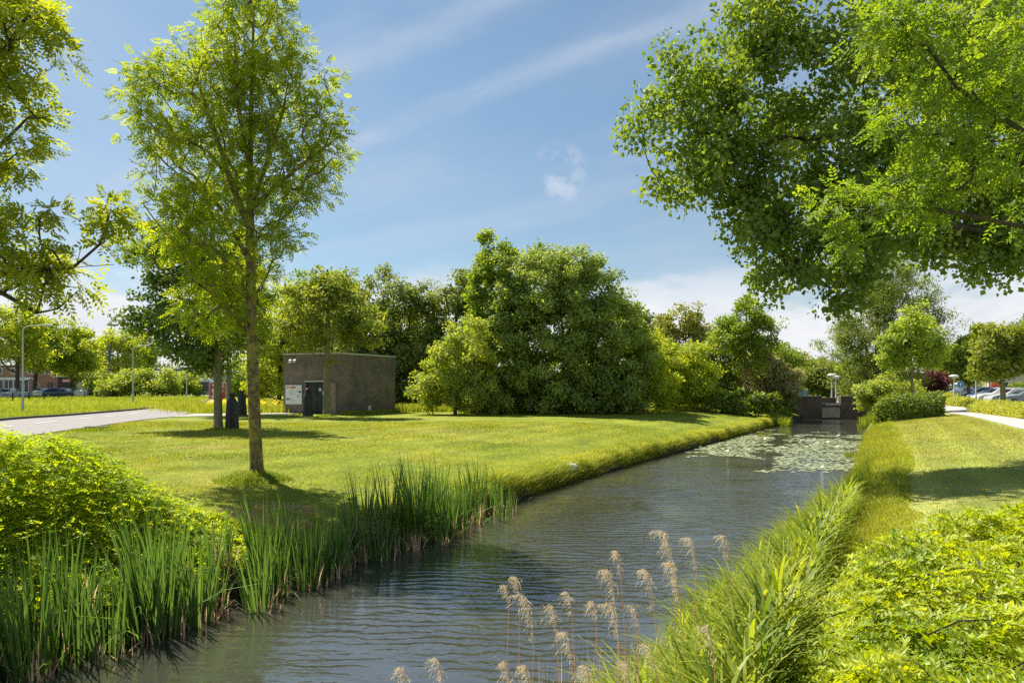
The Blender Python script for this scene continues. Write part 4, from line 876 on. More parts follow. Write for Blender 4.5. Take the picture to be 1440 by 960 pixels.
hedge('hedge', 'short golden hedge piece behind the bend of the footpath', [pj(1339, 569.5), pj(1352, 570.5), pj(1366, 571.5)], 1.2, .6, LM['goldhedge'], 303, .12, .08, 100)
hedge('hedge', 'farthest low golden hedge running beside the footpath', [pj(1316, 561), pj(1326, 563.5), pj(1338, 566)], 1.4, .75, LM['goldhedge'], 304, .14, .1, 90)
hedge('hedge', 'small square dark hedge before the far gabled house', [pj(1318, 557.5), pj(1327, 558)], 1.6, 1.9, LM['hedge'], 305, .2, .14, 60)
hedge('hedge', 'reddish hedge in front of the cream houses', [pj(1396, 556), pj(1408, 556)], 1.4, 1.9, LM['red'], 306, .2, .14, 60)
hedge('hedge', 'green hedge in front of the cream houses at the right edge', [pj(1420, 556), pj(1470, 556.5)], 1.6, 1.8, LM['mid'], 307, .2, .14, 60)

# ---------------------------------------------------------------- grass and reeds (stuff)
def lean(n, rng, amt, wind=(.0, 0)):
    a = rng.random(n) * 2 * PI; q = amt * rng.random(n)
    return np.c_[np.cos(a) * q + wind[0], np.sin(a) * q + wind[1], np.zeros(n)]
# lawn blades, near part of both lawns
rng = R8(401); b = MB()
n = 190000; y = 11 + 27 * rng.random(n) ** 1.5; t = .5 + rng.random(n) ** .8 * np.clip(y * 1.05, 8, 32); x = LX(y, t)
ok = (x / y > -.82) & (x > np.interp(y, [0, 34.7, 45.8], [-17, -20.6, -22.2]) + .2) & ~((y < 13.2) & (x < -4.8)); x, y = x[ok], y[ok]
k = len(x); hh = (.024 + .034 * VN2(x + 5, y + 5, .8) ** 2 * 1.6) * (.7 + .6 * rng.random(k)) * np.interp(y, [11, 38], [1, 1.5])
tn = np.clip(.25 * rng.random(k) + .9 * VN1(x + 100, y + 100, .45) * .8, 0, 1)
b.blades(np.c_[x, y, G(x, y) - .005], lean(k, rng, .6), hh, np.interp(y, [11, 38], [.012, .03]), .4, tn, seg=2, rng=rng)
tag(b.build('lawn_grass', LM['lawnblade']), 'short mown grass on the left lawn', 'grass', kind='stuff')
b = MB(); n = 95000; y = 6.5 + 37 * rng.random(n) ** 1.3; x = RX(y, 1.5) + 9 * rng.random(n)
ok = (x / y < .80) & (x < np.interp(y, [12, 22, 27.9, 37.6, 43.2], [13, 17.8, 20.7, 25.6, 28.2])); x, y = x[ok], y[ok]; k = len(x)
LM['lawnblade2'] = leaf_mat('dry_lawn_blade', (.14,.17,.032), (.265,.285,.09), .4)
b.blades(np.c_[x, y, G(x, y) - .005], lean(k, rng, .6), (.03 + .03 * VN2(x, y, .9)) * np.interp(y, [7, 32], [1, 1.5]), np.interp(y, [7, 32], [.01, .028]), .4, np.clip(.3 * rng.random(k) + .7 * VN3(x + 9, y, .5), 0, 1), seg=2, rng=rng)
tag(b.build('lawn_grass', LM['lawnblade2']), 'short dry mown grass on the right lawn', 'grass', kind='stuff')
# daisies, clippings and a worn dry patch
b = MB(); m = 900; y = 14 + 26 * rng.random(m); t = 1.5 + 22 * rng.random(m); x = LX(y, t); ok = (VN1(x + 60, y + 10, .35) > .55) & (x / y > -.6) & (x > np.interp(y, [0, 34.7, 45.8], [-17, -20.6, -22.2]) + .5); x, y = x[ok], y[ok]; k = len(x)
leaf_cloud(b, np.c_[x, y, G(x, y) + .05], np.tile([0, 0, 1.], (k, 1)), 2.0, .06, .03, .028, rng, up=1.2, rnd=.4)
tag(b.build('daisies', leaf_mat('daisy_petal', (.30,.31,.26), (.42,.42,.38), .2)), 'tiny white daisies dotted over the left lawn', 'flowers', kind='stuff')
b = MB()
for px, py, rx, ry, m in [(352, 712, 1.2, .55, 2600), (405, 700, .8, .35, 900), (640, 612, 2.6, 1.6, 900), (300, 640, 1.2, .8, 500)]:
    c0 = on(px, py, .95); a = rng.random(m) * 2 * PI; q = rng.random(m) ** .6; x = c0[0] + rx * q * np.cos(a); y = c0[1] + ry * q * np.sin(a)
    b.blades(np.c_[x, y, G(x, y) - .003], lean(m, rng, 1.4), .02 + .03 * rng.random(m), .012 + .0004 * y, .5, rng.random(m) * .8, seg=2, rng=rng)
tag(b.build('dry_grass', LM['straw']), 'worn straw-coloured patches and clippings on the left lawn', 'grass', kind='stuff')
# long fringe on the left bank
b = MB(); n = 60000; y = 14 + 42 * rng.random(n) ** 1.2; t = np.abs(rng.normal(size=n)) * .55 + .02; ok = (t < 1.6); y, t = y[ok], t[ok]
x = LX(y, t); k = len(x); hh = np.interp(t, [0, .3, .9, 1.6], [.36, .46, .32, .14]) * (.25 + .75 * VN1(x + 33, y + 33, .8) + .75 * VN2(x + 3, y + 3, 2.3) ** 2) * (.45 + .9 * rng.random(k))
b.blades(np.c_[x, y, G(x, y) - .02], lean(k, rng, .75, (.22, -.12)), hh, np.interp(y, [14, 55], [.014, .034]), .9, np.clip(.15 + .4 * rng.random(k) + .65 * VN3(x + 3, y + 8, .9), 0, 1), seg=3, rng=rng)
tag(b.build('bank_grass', LM['grass']), 'long grass fringe hanging over the left bank', 'grass', kind='stuff')
# tufts around trunks, statues, kiosk, hatch
b = MB(); spots = [(362, 672, .6, .34, 1700, 1.0), (342, 676, .6, .26, 900, 1.0), (385, 672, .4, .22, 500, 1.0), (307, 604, .55, .3, 500, 1.2), (327, 603, .45, .12, 150, 1.2), (459, 586, .55, .3, 450, 1.2), (432, 587, .5, .15, 200, 1.2), (136, 605, .9, .3, 800, 1.2), (418, 584, .5, .2, 150, 1.2), (340, 586, .5, .15, 150, 1.2)]
for px, py, r, h, m, z in spots:
    c = on(px, py, z); a = rng.random(m) * 2 * PI; q = r * rng.random(m) ** .6; x = c[0] + q * np.cos(a) * 1.2; y = c[1] + q * np.sin(a)
    b.blades(np.c_[x, y, G(x, y) - .01], lean(m, rng, .7), h * (.4 + .8 * rng.random(m)) * (1 - .5 * q / r), .014 + .0004 * c[1], .8, rng.random(m) * .45, seg=3, rng=rng)
# weeds by the kiosk walls
for (x0, y0, x1, y1, m, h, wd) in [(-11.6, 46.8, -9.0, 53.0, 2600, .35, .5), (-9.0, 53.2, -4.5, 54.5, 2600, .8, 1.2), (-17, 49.2, -22, 52, 4200, .8, 2.0), (-22, 51, -30, 62, 4000, .8, 3.5), (-4, 52, 6, 50.5, 2500, .45, .7), (6, 50.5, 17, 58, 2500, .4, .7)]:
    s = rng.random(m); x = x0 + (x1-x0)*s + rng.normal(size=m) * wd * .4; y = y0 + (y1-y0)*s + rng.normal(size=m) * wd * .4
    fx, fy = x - KO[0], y - KO[1]; lx = fx * .914 - fy * .406; ly = fx * .406 + fy * .914
    ok = ~((lx > -.05) & (lx < 4.95) & (ly > -.2) & (ly < 7)); x, y = x[ok], y[ok]; k = len(x)
    b.blades(np.c_[x, y, G(x, y) - .01], lean(k, rng, .5), h * (.35 + .9 * rng.random(k)), .04, .6, np.clip(.3 + .6 * rng.random(k), 0, 1), seg=3, rng=rng)
tag(b.build('weeds', LM['grass']), 'tufts of long grass and weeds round trunks, statues and walls', 'grass', kind='stuff')
b = MB(); m = 1100; x = -17.5 - 7 * rng.random(m); y = 50.5 + 5 * rng.random(m) + (-17.5 - x) * .5; z = G(x, y) + .45 + .45 * rng.random(m)
leaf_cloud(b, np.c_[x, y, z], np.tile([0, 0, 1.], (m, 1)), 2.2, .1, .09, .08, rng)
tag(b.build('wildflowers', LM['flower']), 'yellow wildflowers in the long grass left of the kiosk', 'flowers', kind='stuff')
# roadside meadow and the verge right of the road
b = MB(); n = 90000; y = 30 + 90 * rng.random(n) ** 1.25; xr = np.interp(y, [5, 25, 37.7, 71.6, 95, 125], [-24.3, -26.8, -28.5, -33.1, -42.3, -70.3]); x = xr - (59 - 28) * 1.02 * rng.random(n) ** 1.25
ok = (x / y > -.80) & (x < xr); x, y = x[ok], y[ok]; k = len(x)
b.blades(np.c_[x, y, G(x, y) - .01], lean(k, rng, .5, (.1, 0)), (.22 + .38 * VN1(x, y + 70, .25)) * (.5 + .8 * rng.random(k)) * np.where(x > np.interp(y, [25, 71.6], [-27.5, -34]), .8, 1), np.interp(y, [30, 120], [.022, .07]), .6, np.clip(.4 * rng.random(k) + .75 * VN2(x, y, .3), 0, 1), seg=3, rng=rng)
n = 26000; y = 49.5 + 40 * rng.random(n); xl = np.interp(y, [48, 52, 73, 92], [-22.4, -24.3, -31.7, -39.5]); x = xl + 11 * rng.random(n) ** 1.1; ok = (x < -19) & (x / y > -.6); x, y = x[ok], y[ok]; k = len(x)
b.blades(np.c_[x, y, G(x, y) - .01], lean(k, rng, .5, (.1, 0)), .45 * (.4 + .8 * rng.random(k)), .04, .6, np.clip(.3 + .7 * rng.random(k), 0, 1), seg=3, rng=rng)
tag(b.build('meadow_grass', LM['meadow']), 'long yellow-green meadow grass along the road', 'grass', kind='stuff')
# cattail bed on the left
b = MB(); dead = MB(); rng = R8(411)
cl = []
for y in np.arange(6.2, 17.8, .10):
    t = rng.normal() * .3 - .05 - .12 * (y > 14)
    dens = VN1(y * 1.3 + 7, 0, 1.0)
    gap = (12.05 < y < 12.6) * (rng.random() < .7) or (10.05 < y < 10.4)
    if gap: continue
    if rng.random() < .62 + .5 * dens: cl.append((LX(y, t), y, dens, t))
for x0, y0, dn, t in cl:
    m = int(15 + 22 * dn + 8 * rng.random()); a = rng.random(m) * 2 * PI; r = .19 * rng.random(m) ** .5
    x = x0 + r * np.cos(a); y = y0 + r * np.sin(a)
    zb = np.maximum(G(x, y), -.25) - .03
    H = (1.0 + .95 * dn + .2 * rng.normal()) * (.62 + .45 * rng.random(m)); H = H * np.interp(y0, [6, 10, 20], [1.0, .98, 1.0]) - np.minimum(zb, .4) * .3
    bend = np.where(rng.random(m) < .07, 1.1 + .6 * rng.random(m), .12 + .3 * rng.random(m))
    dd = np.c_[np.cos(a), np.sin(a), 0 * a] * (.10 + .16 * rng.random(m))[:, None] + np.array([-.05, -.02, 0])
    b.blades(np.c_[x, y, zb], dd * np.where(bend > 1, 2.4, 1)[:, None], H, .026 + .016 * rng.random(m), bend, np.clip(.2 + .55 * rng.random(m) + .3 * (dn - .5), 0, 1), seg=5, rng=rng)
    m = int(7 + 18 * rng.random() * (2.2 if rng.random() < .3 else .7)); a = rng.random(m) * 2 * PI; r = .2 * rng.random(m) ** .5; x = x0 + r * np.cos(a) + .11; y = y0 + r * np.sin(a) - .09
    dead.blades(np.c_[x, y, np.maximum(G(x, y), -.2) - .03], lean(m, rng, .35), .25 + .6 * rng.random(m), .020 + .014 * rng.random(m), .25 + .5 * (rng.random(m) < .4), rng.random(m), seg=3, rng=rng)
# fallen litter at the water line
m = 420; y = 6.5 + 13 * rng.random(m); x = LX(y, rng.normal(size=m) * .12 - .12); a = rng.random(m) * 2 * PI
dead.blades(np.c_[x, y, np.maximum(G(x, y), .0) + .02], np.c_[np.cos(a), np.sin(a), 0 * a] * 2.2, .07 + .07 * rng.random(m), .011, .1, rng.random(m), seg=3, rng=rng)
tag(b.build('cattails', LM['cattail']), 'dense bed of dark green cattail leaves along the left bank', 'reeds', kind='stuff')
tag(dead.build('dead_cattails', LM['straw']), 'dead tan cattail leaves at the foot of the reed bed', 'reeds', kind='stuff')
# soft reeds on the right bank: arching leaves on upright stems
b = MB(); rng = R8(421)
n = 2500; y = 3.6 + 9.5 * rng.random(n) ** 1.25; u0 = np.interp(y, [3.6, 6, 9, 14, 20], [-2.75, -2.4, -2.1, -1.6, -1.15]); u1 = np.interp(y, [3.6, 9, 20], [-.75, -.65, -.35]); q = rng.random(n)
x = SH * y + u0 + (u1 - u0) * q; zb = np.maximum(G(x, y), -.2) - .03
H = (.75 + .55 * VN1(x + 8, y + 8, .9)) * (.6 + .5 * rng.random(n)) * np.interp(q, [0, .25, 1], [.75, 1, .85]) * np.interp(y, [4, 20], [1.0, .85])
b.blades(np.c_[x, y, zb], lean(n, rng, .16, (-.05, 0)), H, .007, .1, .3 + .3 * rng.random(n), seg=3, rng=rng)
lv = 8; tn = np.clip(.25 + .6 * VN2(x, y, 1.1), 0, 1)
for j in range(lv):
    f = .12 + .88 * (j + rng.random(n)) / lv; a = rng.random(n) * 2 * PI
    d = np.c_[np.cos(a), np.sin(a), 0 * a] * (.42 + .4 * rng.random(n))[:, None] + np.array([-.08, 0, 0])
    b.blades(np.c_[x, y, zb + H * f * .92], d, (.32 + .26 * rng.random(n)), .022 + .016 * rng.random(n), .35 + 1.0 * rng.random(n) ** 1.5, np.clip(tn + .25 * rng.normal(size=n), 0, 1), seg=4, rng=rng, face=a + PI/2)
n = 30000; y = 6.5 + 15 * rng.random(n) ** 1.2; u0 = np.interp(y, [3.6, 6, 9, 14, 20], [-2.6, -2.3, -2.0, -1.55, -1.1]); u1 = np.interp(y, [3.6, 9, 20], [-.75, -.55, -.2]); q = rng.random(n) ** .8
x = SH * y + u0 + (u1 - u0) * q; zb = np.maximum(G(x, y), -.2) - .03
H = (.45 + .75 * VN1(x + 8, y + 8, 1.1)) * (.5 + .6 * rng.random(n)) * np.interp(q, [0, .3, 1], [.7, 1, .8])
b.blades(np.c_[x, y, zb], lean(n, rng, .30, (-.06, 0)), H, np.interp(y, [6, 20], [.009, .018]), .2 + .9 * rng.random(n) ** 2, np.clip(.35 * rng.random(n) + .65 * VN2(x, y, 1.0), 0, 1), seg=4, rng=rng)
tag(b.build('reeds', LM['reed']), 'soft green reeds with arching leaves along the right bank', 'reeds', kind='stuff')
# long grass strip between the reeds and the right lawn
b = MB(); n = 62000; y = 6.8 + 37 * rng.random(n) ** 1.35; t = .15 + 1.75 * rng.random(n) + .35 * (VN3(y * 1.3, y * 0, 1.0) - .5); x = RX(y, t); ok = (y > 7.2); x, y, t = x[ok], y[ok], t[ok]; k = len(x)
hh = np.interp(t, [0, .8, 1.5, 1.9], [.75, .52, .28, .1]) * (.55 + .6 * rng.random(k)) * (.7 + .6 * VN1(x, y, .8)) * np.interp(y, [7, 18, 25, 44], [1.1, 1, .8, .55])
b.blades(np.c_[x, y, G(x, y) - .02], lean(k, rng, .5, (-.1, 0)), hh, np.interp(y, [7, 44], [.010, .028]), .75, np.clip(.4 * rng.random(k) + .6 * VN2(x + 2, y, .7) + .22, 0, 1), seg=3, rng=rng)
tag(b.build('bank_grass', LM['grass']), 'long soft grass strip beside the right lawn', 'grass', kind='stuff')
# lusher clumps at the far water edges
b = MB()
for px, py, m, h, r in [(1098, 590, 700, 1.1, .9), (1100, 597, 400, 1.1, .6), (1220, 592, 500, .8, .6), (1222, 600, 600, .9, .7), (1205, 640, 260, .55, .5),]:
    c = on(px, py, .1); a = rng.random(m) * 2 * PI; q = r * rng.random(m) ** .5; x = c[0] + q * np.cos(a); y = c[1] + q * np.sin(a) * 1.4
    b.blades(np.c_[x, y, np.maximum(G(x, y), -.1) - .02], lean(m, rng, .45), h * (.5 + .6 * rng.random(m)), .035, .6, rng.random(m), seg=4, rng=rng)
tag(b.build('reeds', LM['reed']), 'green reed clumps at the far water edges by the bridge', 'reeds', kind='stuff')
# water lilies
rng = R8(431); lp = MB(); n = 9000
yy = 25.5 + 24 * rng.random(n); fr = rng.random(n); xx = (SH*yy + Lu(yy)) * (1 - fr) + (SH*yy + Ru(yy)) * fr
pxx = 720 + F * xx / yy + 60 * (VN3(xx, yy, .8) - .5); pyy = HY + F * CAMZ / yy + 14 * (VN2(xx + 40, yy, .9) - .5)
chan = 1092 - (pyy - 605) * .55    # the open lane between the two beds
left = (pxx < chan - 5) & (pyy > 603) & (pyy < 640) & (pxx > 955 + (640 - pyy) * 1.1)
right = (pxx > chan + 22 - 10 * (pyy - 620) / 20) & (pyy > 611) & (pyy < 662)
dn = VN1(xx, yy, .55) + .35 * rng.random(n)
ok = (left | right) & (dn > .53) & (fr > .05) & (fr < .985)
for x, y in zip(xx[ok], yy[ok]):
    r = .045 + .065 * rng.random(); a0 = rng.random() * 6.3; a = a0 + np.linspace(.18, 2*PI - .18, 10)
    tx, ty = rng.normal(size=2) * (.015 if rng.random() < .975 else .25); rr = r * (1 + .05 * np.sin(3*a))
    q = np.c_[x + rr*np.cos(a), y + rr*np.sin(a), .014 + .006*rng.random() + np.abs(tx)*r + tx*rr*np.cos(a) + ty*rr*np.sin(a) + np.abs(ty)*r]
    c = np.array([[x, y, .012 + (np.abs(tx)+np.abs(ty))*r]]); v = np.vstack([q, c]); lp.add(v, [(i, i+1, 10) for i in range(9)], rng.random())
LM['lily'] = leaf_mat('lily_pad', (.065,.10,.03), (.17,.21,.10), .02, gloss=.42, rough=.62)
tag(lp.build('lily_pads', LM['lily']), 'two beds of floating water lily pads before the bridge', 'water lilies', kind='stuff')

# ---------------------------------------------------------------- dry reed plumes, each a thing
PL_ = [(925, 745, 4.6, 1.2, 'tallest tan reed plume arching left over the water'), (905, 800, 4.7, .9, 'tan reed plume just left below the tallest one'), (965, 755, 5.2, .8, 'pale reed plume standing right of the tallest one'), (1012, 752, 5.4, .6, 'thin upright pale reed plume, farthest right over the water'),
    (850, 800, 4.8, .9, 'short rounded tan plume between the tallest plume and the low cluster'), (852, 848, 4.5, .9, 'long hanging tan plume below the short rounded one'), (865, 775, 5.4, .6, 'faint small plume in mid water left of the tallest'), (728, 835, 4.6, 1.0, 'solitary tan plume curving left with a long bare stem'), (722, 810, 5.2, .6, 'faint pale plume just above the solitary curved one'),
    (795, 832, 5.0, .6, 'small pale plume right of the solitary curved one'), (772, 850, 4.7, .6, 'thin tan plume with narrow head near the lower middle'), (790, 888, 4.2, .7, 'narrow tan plume low among bare stems'), (830, 845, 4.9, .5, 'small narrow plume left of the long hanging one'), (562, 938, 4.0, .8, 'lowest left tan plume alone at the bottom of the water'), (610, 925, 4.3, .6, 'small double plume right of the lowest left one'),
    (708, 930, 4.1, .7, 'tan plume with curved tip at the bottom edge'), (735, 935, 3.9, .8, 'slim leaning plume at the bottom edge right of the curved one'), (708, 822, 5.6, .5, 'very faint small plume left of the solitary one'), (940, 790, 4.4, .9, 'tan plume below and right of the tallest one'), (885, 850, 4.6, .5, 'wispy plume near the reed edge'), (990, 880, 3.9, .7, 'pale plume among the green reeds at the bottom'), (905, 905, 3.9, .6, 'wispy pale plume low at the reed edge'), (820, 935, 3.9, .7, 'pale plume tuft at the bottom centre'), (875, 930, 3.8, .6, 'pale low plume in front of the reeds at the bottom')]
rng = R8(441)
for k, (px, py, Y, s, lab) in enumerate(PL_):
    tip = at(px, py, Y); bx_ = tip[0] + .14 + .08 * rng.normal(); by_ = Y + .12 * rng.normal(); gb = max(gz(bx_, by_), -.3) - .02
    base = np.array([bx_, by_, gb]); h = tip[2] - gb; L = .30 * s
    cv = .6 + .8 * rng.random(); top = np.array([tip[0] + .09 * s * cv, Y, tip[2] - L * 1.05])
    def axis(f): return np.c_[tip[0] + .09 * s * cv * (1 - f) ** .8 - .05 * s * cv * np.clip((f - .72) / .28, 0, 1) ** 1.6, np.full(len(f), Y) + 0 * f, tip[2] - L * 1.05 + L * 1.05 * np.sin(np.clip(f, 0, 1) * 1.85) / math.sin(1.57)]
    t = tag(empty('reed_plume', base), lab, 'dry reed', 'dry reed plumes at the right bank')
    st = MB(); st.tube(np.vstack([base, base*.66 + top*.34 + [.02*rng.normal(), 0, 0], base*.33 + top*.67 + [.03*rng.normal(), 0, .02], axis(np.linspace(0, 1, 9))]) - base, np.r_[.0042, .0038, .0032, np.linspace(.0026, .0008, 9)], 5); st.build('stem', LM['straw'], t)
    m = int(150 * s + 40); f = rng.random(m) ** .85; side = .5 * rng.normal()
    w_ = np.clip(np.sin(np.clip(f, .02, 1) * 2.5 + .25), .15, 1) * (.35 + .85 * np.sin(f * (9 + 5 * cv) + k) ** 2); q = rng.normal(size=(m, 3)) * .42 + np.array([-.5, side * .4, -.25]) + np.c_[np.where(rng.random(m) < .3, .6, 0), 0 * f, -.7 * f]; d = unit(q)
    pl = MB(); ll = (.02 + .085 * rng.random(m) ** 1.4) * w_ * (.55 + .5*s); p0 = axis(f) - base + rng.normal(size=(m, 3)) * .004
    pl.leaves(p0, d, rng.normal(size=(m, 3)), ll, .0017 + .0020 * rng.random(m), rng.random(m), fold=0, shape=1)
    pl.leaves(p0 + d * ll[:, None] * .85, unit(d + np.array([-.3, 0, -1.0])), rng.normal(size=(m, 3)), ll * .55, .0018 + .002 * rng.random(m), rng.random(m), fold=0, shape=1); pl.build('plume', LM['plume'], t)
b = MB(); m = 330; y = 3.6 + 3.2 * rng.random(m); u = -2.95 + 1.25 * rng.random(m) ** 1.3; x = SH * y + u
b.blades(np.c_[x, y, np.maximum(G(x, y), -.3) - .02], lean(m, rng, .12), .7 + .9 * rng.random(m), .006 + .004 * rng.random(m), .1, rng.random(m), seg=3, rng=rng)
tag(b.build('dead_reeds', LM['straw']), 'bare dry reed stems among the green reeds', 'reeds', kind='stuff')
# ---------------------------------------------------------------- street things
def paint(name, c):
    m, nt, ns, ln = mat(name); p = N(ns, 'ShaderNodeBsdfPrincipled', Roughness=.3); p.inputs['Coat Weight'].default_value = .6; p.inputs['Base Color'].default_value = rgba(c)
    nz = N(ns, 'ShaderNodeTexNoise', Scale=6); r = ramp(ns, [(.3, tuple(q * .9 for q in c)), (.7, c)]); ln.new(nz.outputs[0], r.inputs[0]); ln.new(r.outputs[0], p.inputs['Base Color'])
    o = N(ns, 'ShaderNodeOutputMaterial'); ln.new(p.outputs[0], o.inputs[0]); return m
def car(label, loc, rz, color, group, van=False, s=1.0):
    t = tag(empty('parked_van' if van else 'parked_car', loc, rz), label, 'van' if van else 'car', group); pmt = paint('car_paint', color)
    if van: st = [(-2.5, .95, 1.0, .86), (-2.45, 1.2, 2.25, .84), (-1.5, 1.25, 2.35, .84), (1.0, 1.25, 2.35, .84), (1.5, 1.2, 1.9, .78), (1.95, 1.15, 1.22, .78), (2.45, 1.0, 1.04, .8), (2.55, .7, .72, .78)]
    else: st = [(-2.08, .72, .76, .70), (-2.0, .92, .98, .70), (-1.75, .96, 1.12, .64), (-1.15, .96, 1.42, .58), (-.3, .95, 1.47, .58), (.35, .93, 1.40, .58), (1.0, .92, .98, .66), (1.7, .84, .87, .72), (2.02, .70, .73, .70), (2.1, .5, .52, .66)]
    W = .95 if van else .87; rings = []
    for x, zs, zr, wr in st:
        hw = W * (1 - .10 * (abs(x) / 2.5) ** 4); zb = .26 if abs(x) < 2.0 else .36
        rings.append([(x, -hw*.94, zb), (x, -hw, .55 if zs > .56 else zs*.9), (x, -hw*.97, zs), (x, -wr, zr), (x, 0, zr + .02), (x, wr, zr), (x, hw*.97, zs), (x, hw, .55 if zs > .56 else zs*.9), (x, hw*.94, zb)])
    b = MB(); b.loft(rings); b.build('body', pmt, t)
    def inter(x):
        xs_ = [q[0] for q in st]; return [np.interp(x, xs_, [q[k] for q in st]) for k in (1, 2, 3)]
    gl = [(-1.6, -.45), (-.38, .75)] if not van else [(.55, 1.55)]
    for sd in (-1, 1):
        for a, c in gl:
            q = []
            for x, lo, hi in ((a, .12, .86), (c, .12, .86)):
                zs, zr, wr = inter(x); hw = W * .97
                for f in (lo, hi): q.append((x, sd * (hw + (wr - hw) * f + .012), zs + (zr - zs) * f))
            w_ = MB(); w_.add([q[0], q[2], q[3], q[1]], [(0, 1, 2, 3)]); w_.build('window', M['glass'], t)
    for a, c, nm in (((1.0, .35, 'windscreen'), (-1.78, -1.2, 'rear_window')) if not van else ((1.92, 1.1, 'windscreen'), (-2.50, -2.46, 'rear_window'))) if False else ():
        pass
    for x0, x1, nm in ([(.97, .42, 'windscreen'), (-1.72, -1.2, 'rear_window')] if not van else [(1.88, 1.12, 'windscreen')]):
        a_ = inter(x0); c_ = inter(x1); e = .015; sx = np.sign(x0) * e
        w_ = MB(); w_.add([(x0 + sx, -a_[2]*.9, a_[1] + .03), (x0 + sx, a_[2]*.9, a_[1] + .03), (x1 + sx, c_[2]*.9, c_[1] + .012), (x1 + sx, -c_[2]*.9, c_[1] + .012)], [(0, 1, 2, 3)]); w_.build(nm, M['glass'], t)
    xf = st[-2][0]; xb = st[1][0]
    for sd in (-1, 1):
        w_ = MB(); w_.bbox((xf - .12, sd*.55 - .14, .56), (xf + .09, sd*.55 + .14, .70), .02); w_.build('headlight', M['lens'], t)
        w_ = MB(); w_.bbox((xb - .08, sd*.62 - .09, .68), (xb + .06, sd*.62 + .09, .9), .02); w_.build('tail_light', M['lamp_red'], t)
        for x in ((-1.3, 1.32) if not van else (-1.55, 1.6)):
            w_ = MB(); r = .32; a = np.arange(20)/20*2*PI
            w_.loft([np.c_[x + r*k*np.cos(a), np.full(20, y), .32 + r*k*np.sin(a)] for k, y in ((.7, sd*(W-.2)), (1, sd*(W-.18)), (1, sd*(W-.02)), (.9, sd*(W+.015)), (.66, sd*(W+.012)))]); wh = w_.build('wheel', M['tyre'], t)
            w_ = MB(); w_.loft([np.c_[x + r*k*np.cos(a)*(1), np.full(20, y), .32 + r*k*np.sin(a)] for k, y in ((.64, sd*(W+.0125)), (.6, sd*(W+.022)), (.2, sd*(W+.012)), (.1, sd*(W+.03)))]); w_.build('rim', M['rim'], wh)
    t.scale = (s, s, s); return t
zc = 1.2
for k, (px, Y, rz, c, lab) in enumerate([(-2, 96, .1, (.35,.37,.39), 'silver-grey car at the left edge before the brick shop'), (20, 101, .2, (.6,.6,.6), 'pale car behind the leaning tree trunk'), (68, 108, 1.2, (.75,.75,.76), 'white car nearest the brick wall end'), (79, 104, .9, (.03,.05,.12), 'dark blue car in front of the dark shed'),
        (92, 106, .9, (.72,.73,.75), 'white car between the dark blue car and the yellow-green tree'), (108, 110, .8, (.3,.32,.36), 'grey car right of the yellow-green tree trunk')]):
    q = at(px, 556, Y); car(lab, (q[0], Y, gz(q[0], Y) + .02), rz, c, 'cars parked across the road')
q = at(122, 556, 108); car('white van with dark windscreen facing the road', (q[0], 108, 1.22), -1.35, (.78, .78, .78), None, van=True)
for k, (px, Y, rz, c, lab) in enumerate([(1348, 78, .3, (.30,.36,.42), 'light blue-grey car behind the round blue sign'), (1362, 86, .2, (.03,.03,.035), 'black car left of the mushroom lamp'), (1384, 70, .25, (.02,.02,.024), 'black car between two lamps by the golden hedge'), (1398, 66, .2, (.06,.09,.2), 'dark blue car behind the street tree'),
        (1408, 60, .3, (.6,.62,.64), 'silver car whose nose is behind the street tree trunk'), (1428, 58, .3, (.45,.47,.5), 'grey car right of the street tree trunk'), (1446, 56, .3, (.2,.24,.28), 'dark grey car cut by the right edge')]):
    q = at(px, 556, Y); car(lab, (q[0], Y, gz(q[0], Y) + .02), rz + 2.6, c, 'cars parked along the footpath')
# bus
q = at(286, 555, 112); t = tag(empty('bus', (q[0], 112, 1.2), -1.3), 'dark grey bus front standing by the fence', 'bus')
b = MB(); b.bbox((-4.5, -1.2, .35), (1.2, 1.2, 2.75), .18); b.build('body', paint('bus_paint', (.13,.17,.2)), t)
b = MB(); b.box((1.203, -1.05, 1.05), (1.215, 1.05, 2.4)); b.build('windscreen', M['glass'], t)
for s in (-1, 1):
    b = MB(); b.box((-4.2, s*1.203 if s > 0 else -1.215, 1.3), (.9, 1.215 if s > 0 else -1.203, 2.3)); b.build('window', M['glass'], t)
    b = MB(); b.bbox((1.19, s*.8-.15, .6), (1.23, s*.8+.15, .75), .01); b.build('headlight', M['lens'], t)
    for x in (-3.3, .2):
        b = MB(); a = np.arange(18)/18*2*PI; b.loft([np.c_[x+.45*k*np.cos(a), np.full(18, y), .45+.45*k*np.sin(a)] for k, y in ((.8, s*1.0), (1, s*1.02), (1, s*1.2), (.85, s*1.225), (.3, s*1.21))]); b.build('wheel', M['tyre'], t)
# lamps
def arm_lamp(label, px, py, Y, h, reach=1.6):
    q = at(px, py, Y); z = gz(q[0], Y); t = tag(empty('street_lamp', (q[0], Y, z)), label, 'street lamp', 'road lamps with a curved arm')
    b = MB(); b.tube([(0,0,-.1), (0,0,1.1), (0,0,1.15), (0,0,h*.75), (0,0,h-.35), (.1,0,h-.1), (.35,0,h+.02), (reach*.75,0,h+.10), (reach,0,h+.12)], [.10,.095,.075,.062,.052,.05,.045,.04,.04], 10, cap=True); b.build('pole', M['lamp'], t, smooth=True)
    b = MB(); b.loft([np.c_[reach - .05 + x + 0*np.zeros(8), w*np.cos(np.arange(8)/8*2*PI), h + .12 + hh*np.sin(np.arange(8)/8*2*PI)] for x, w, hh in ((0,.05,.04), (.12,.11,.06), (.5,.13,.065), (.68,.06,.03))]); b.build('lamp_head', M['lamp'], t, smooth=True)
    b = MB(); b.bbox((reach+.1, -.09, h+.045), (reach+.5, .09, h+.065), .008); b.build('lens', M['white'], t)
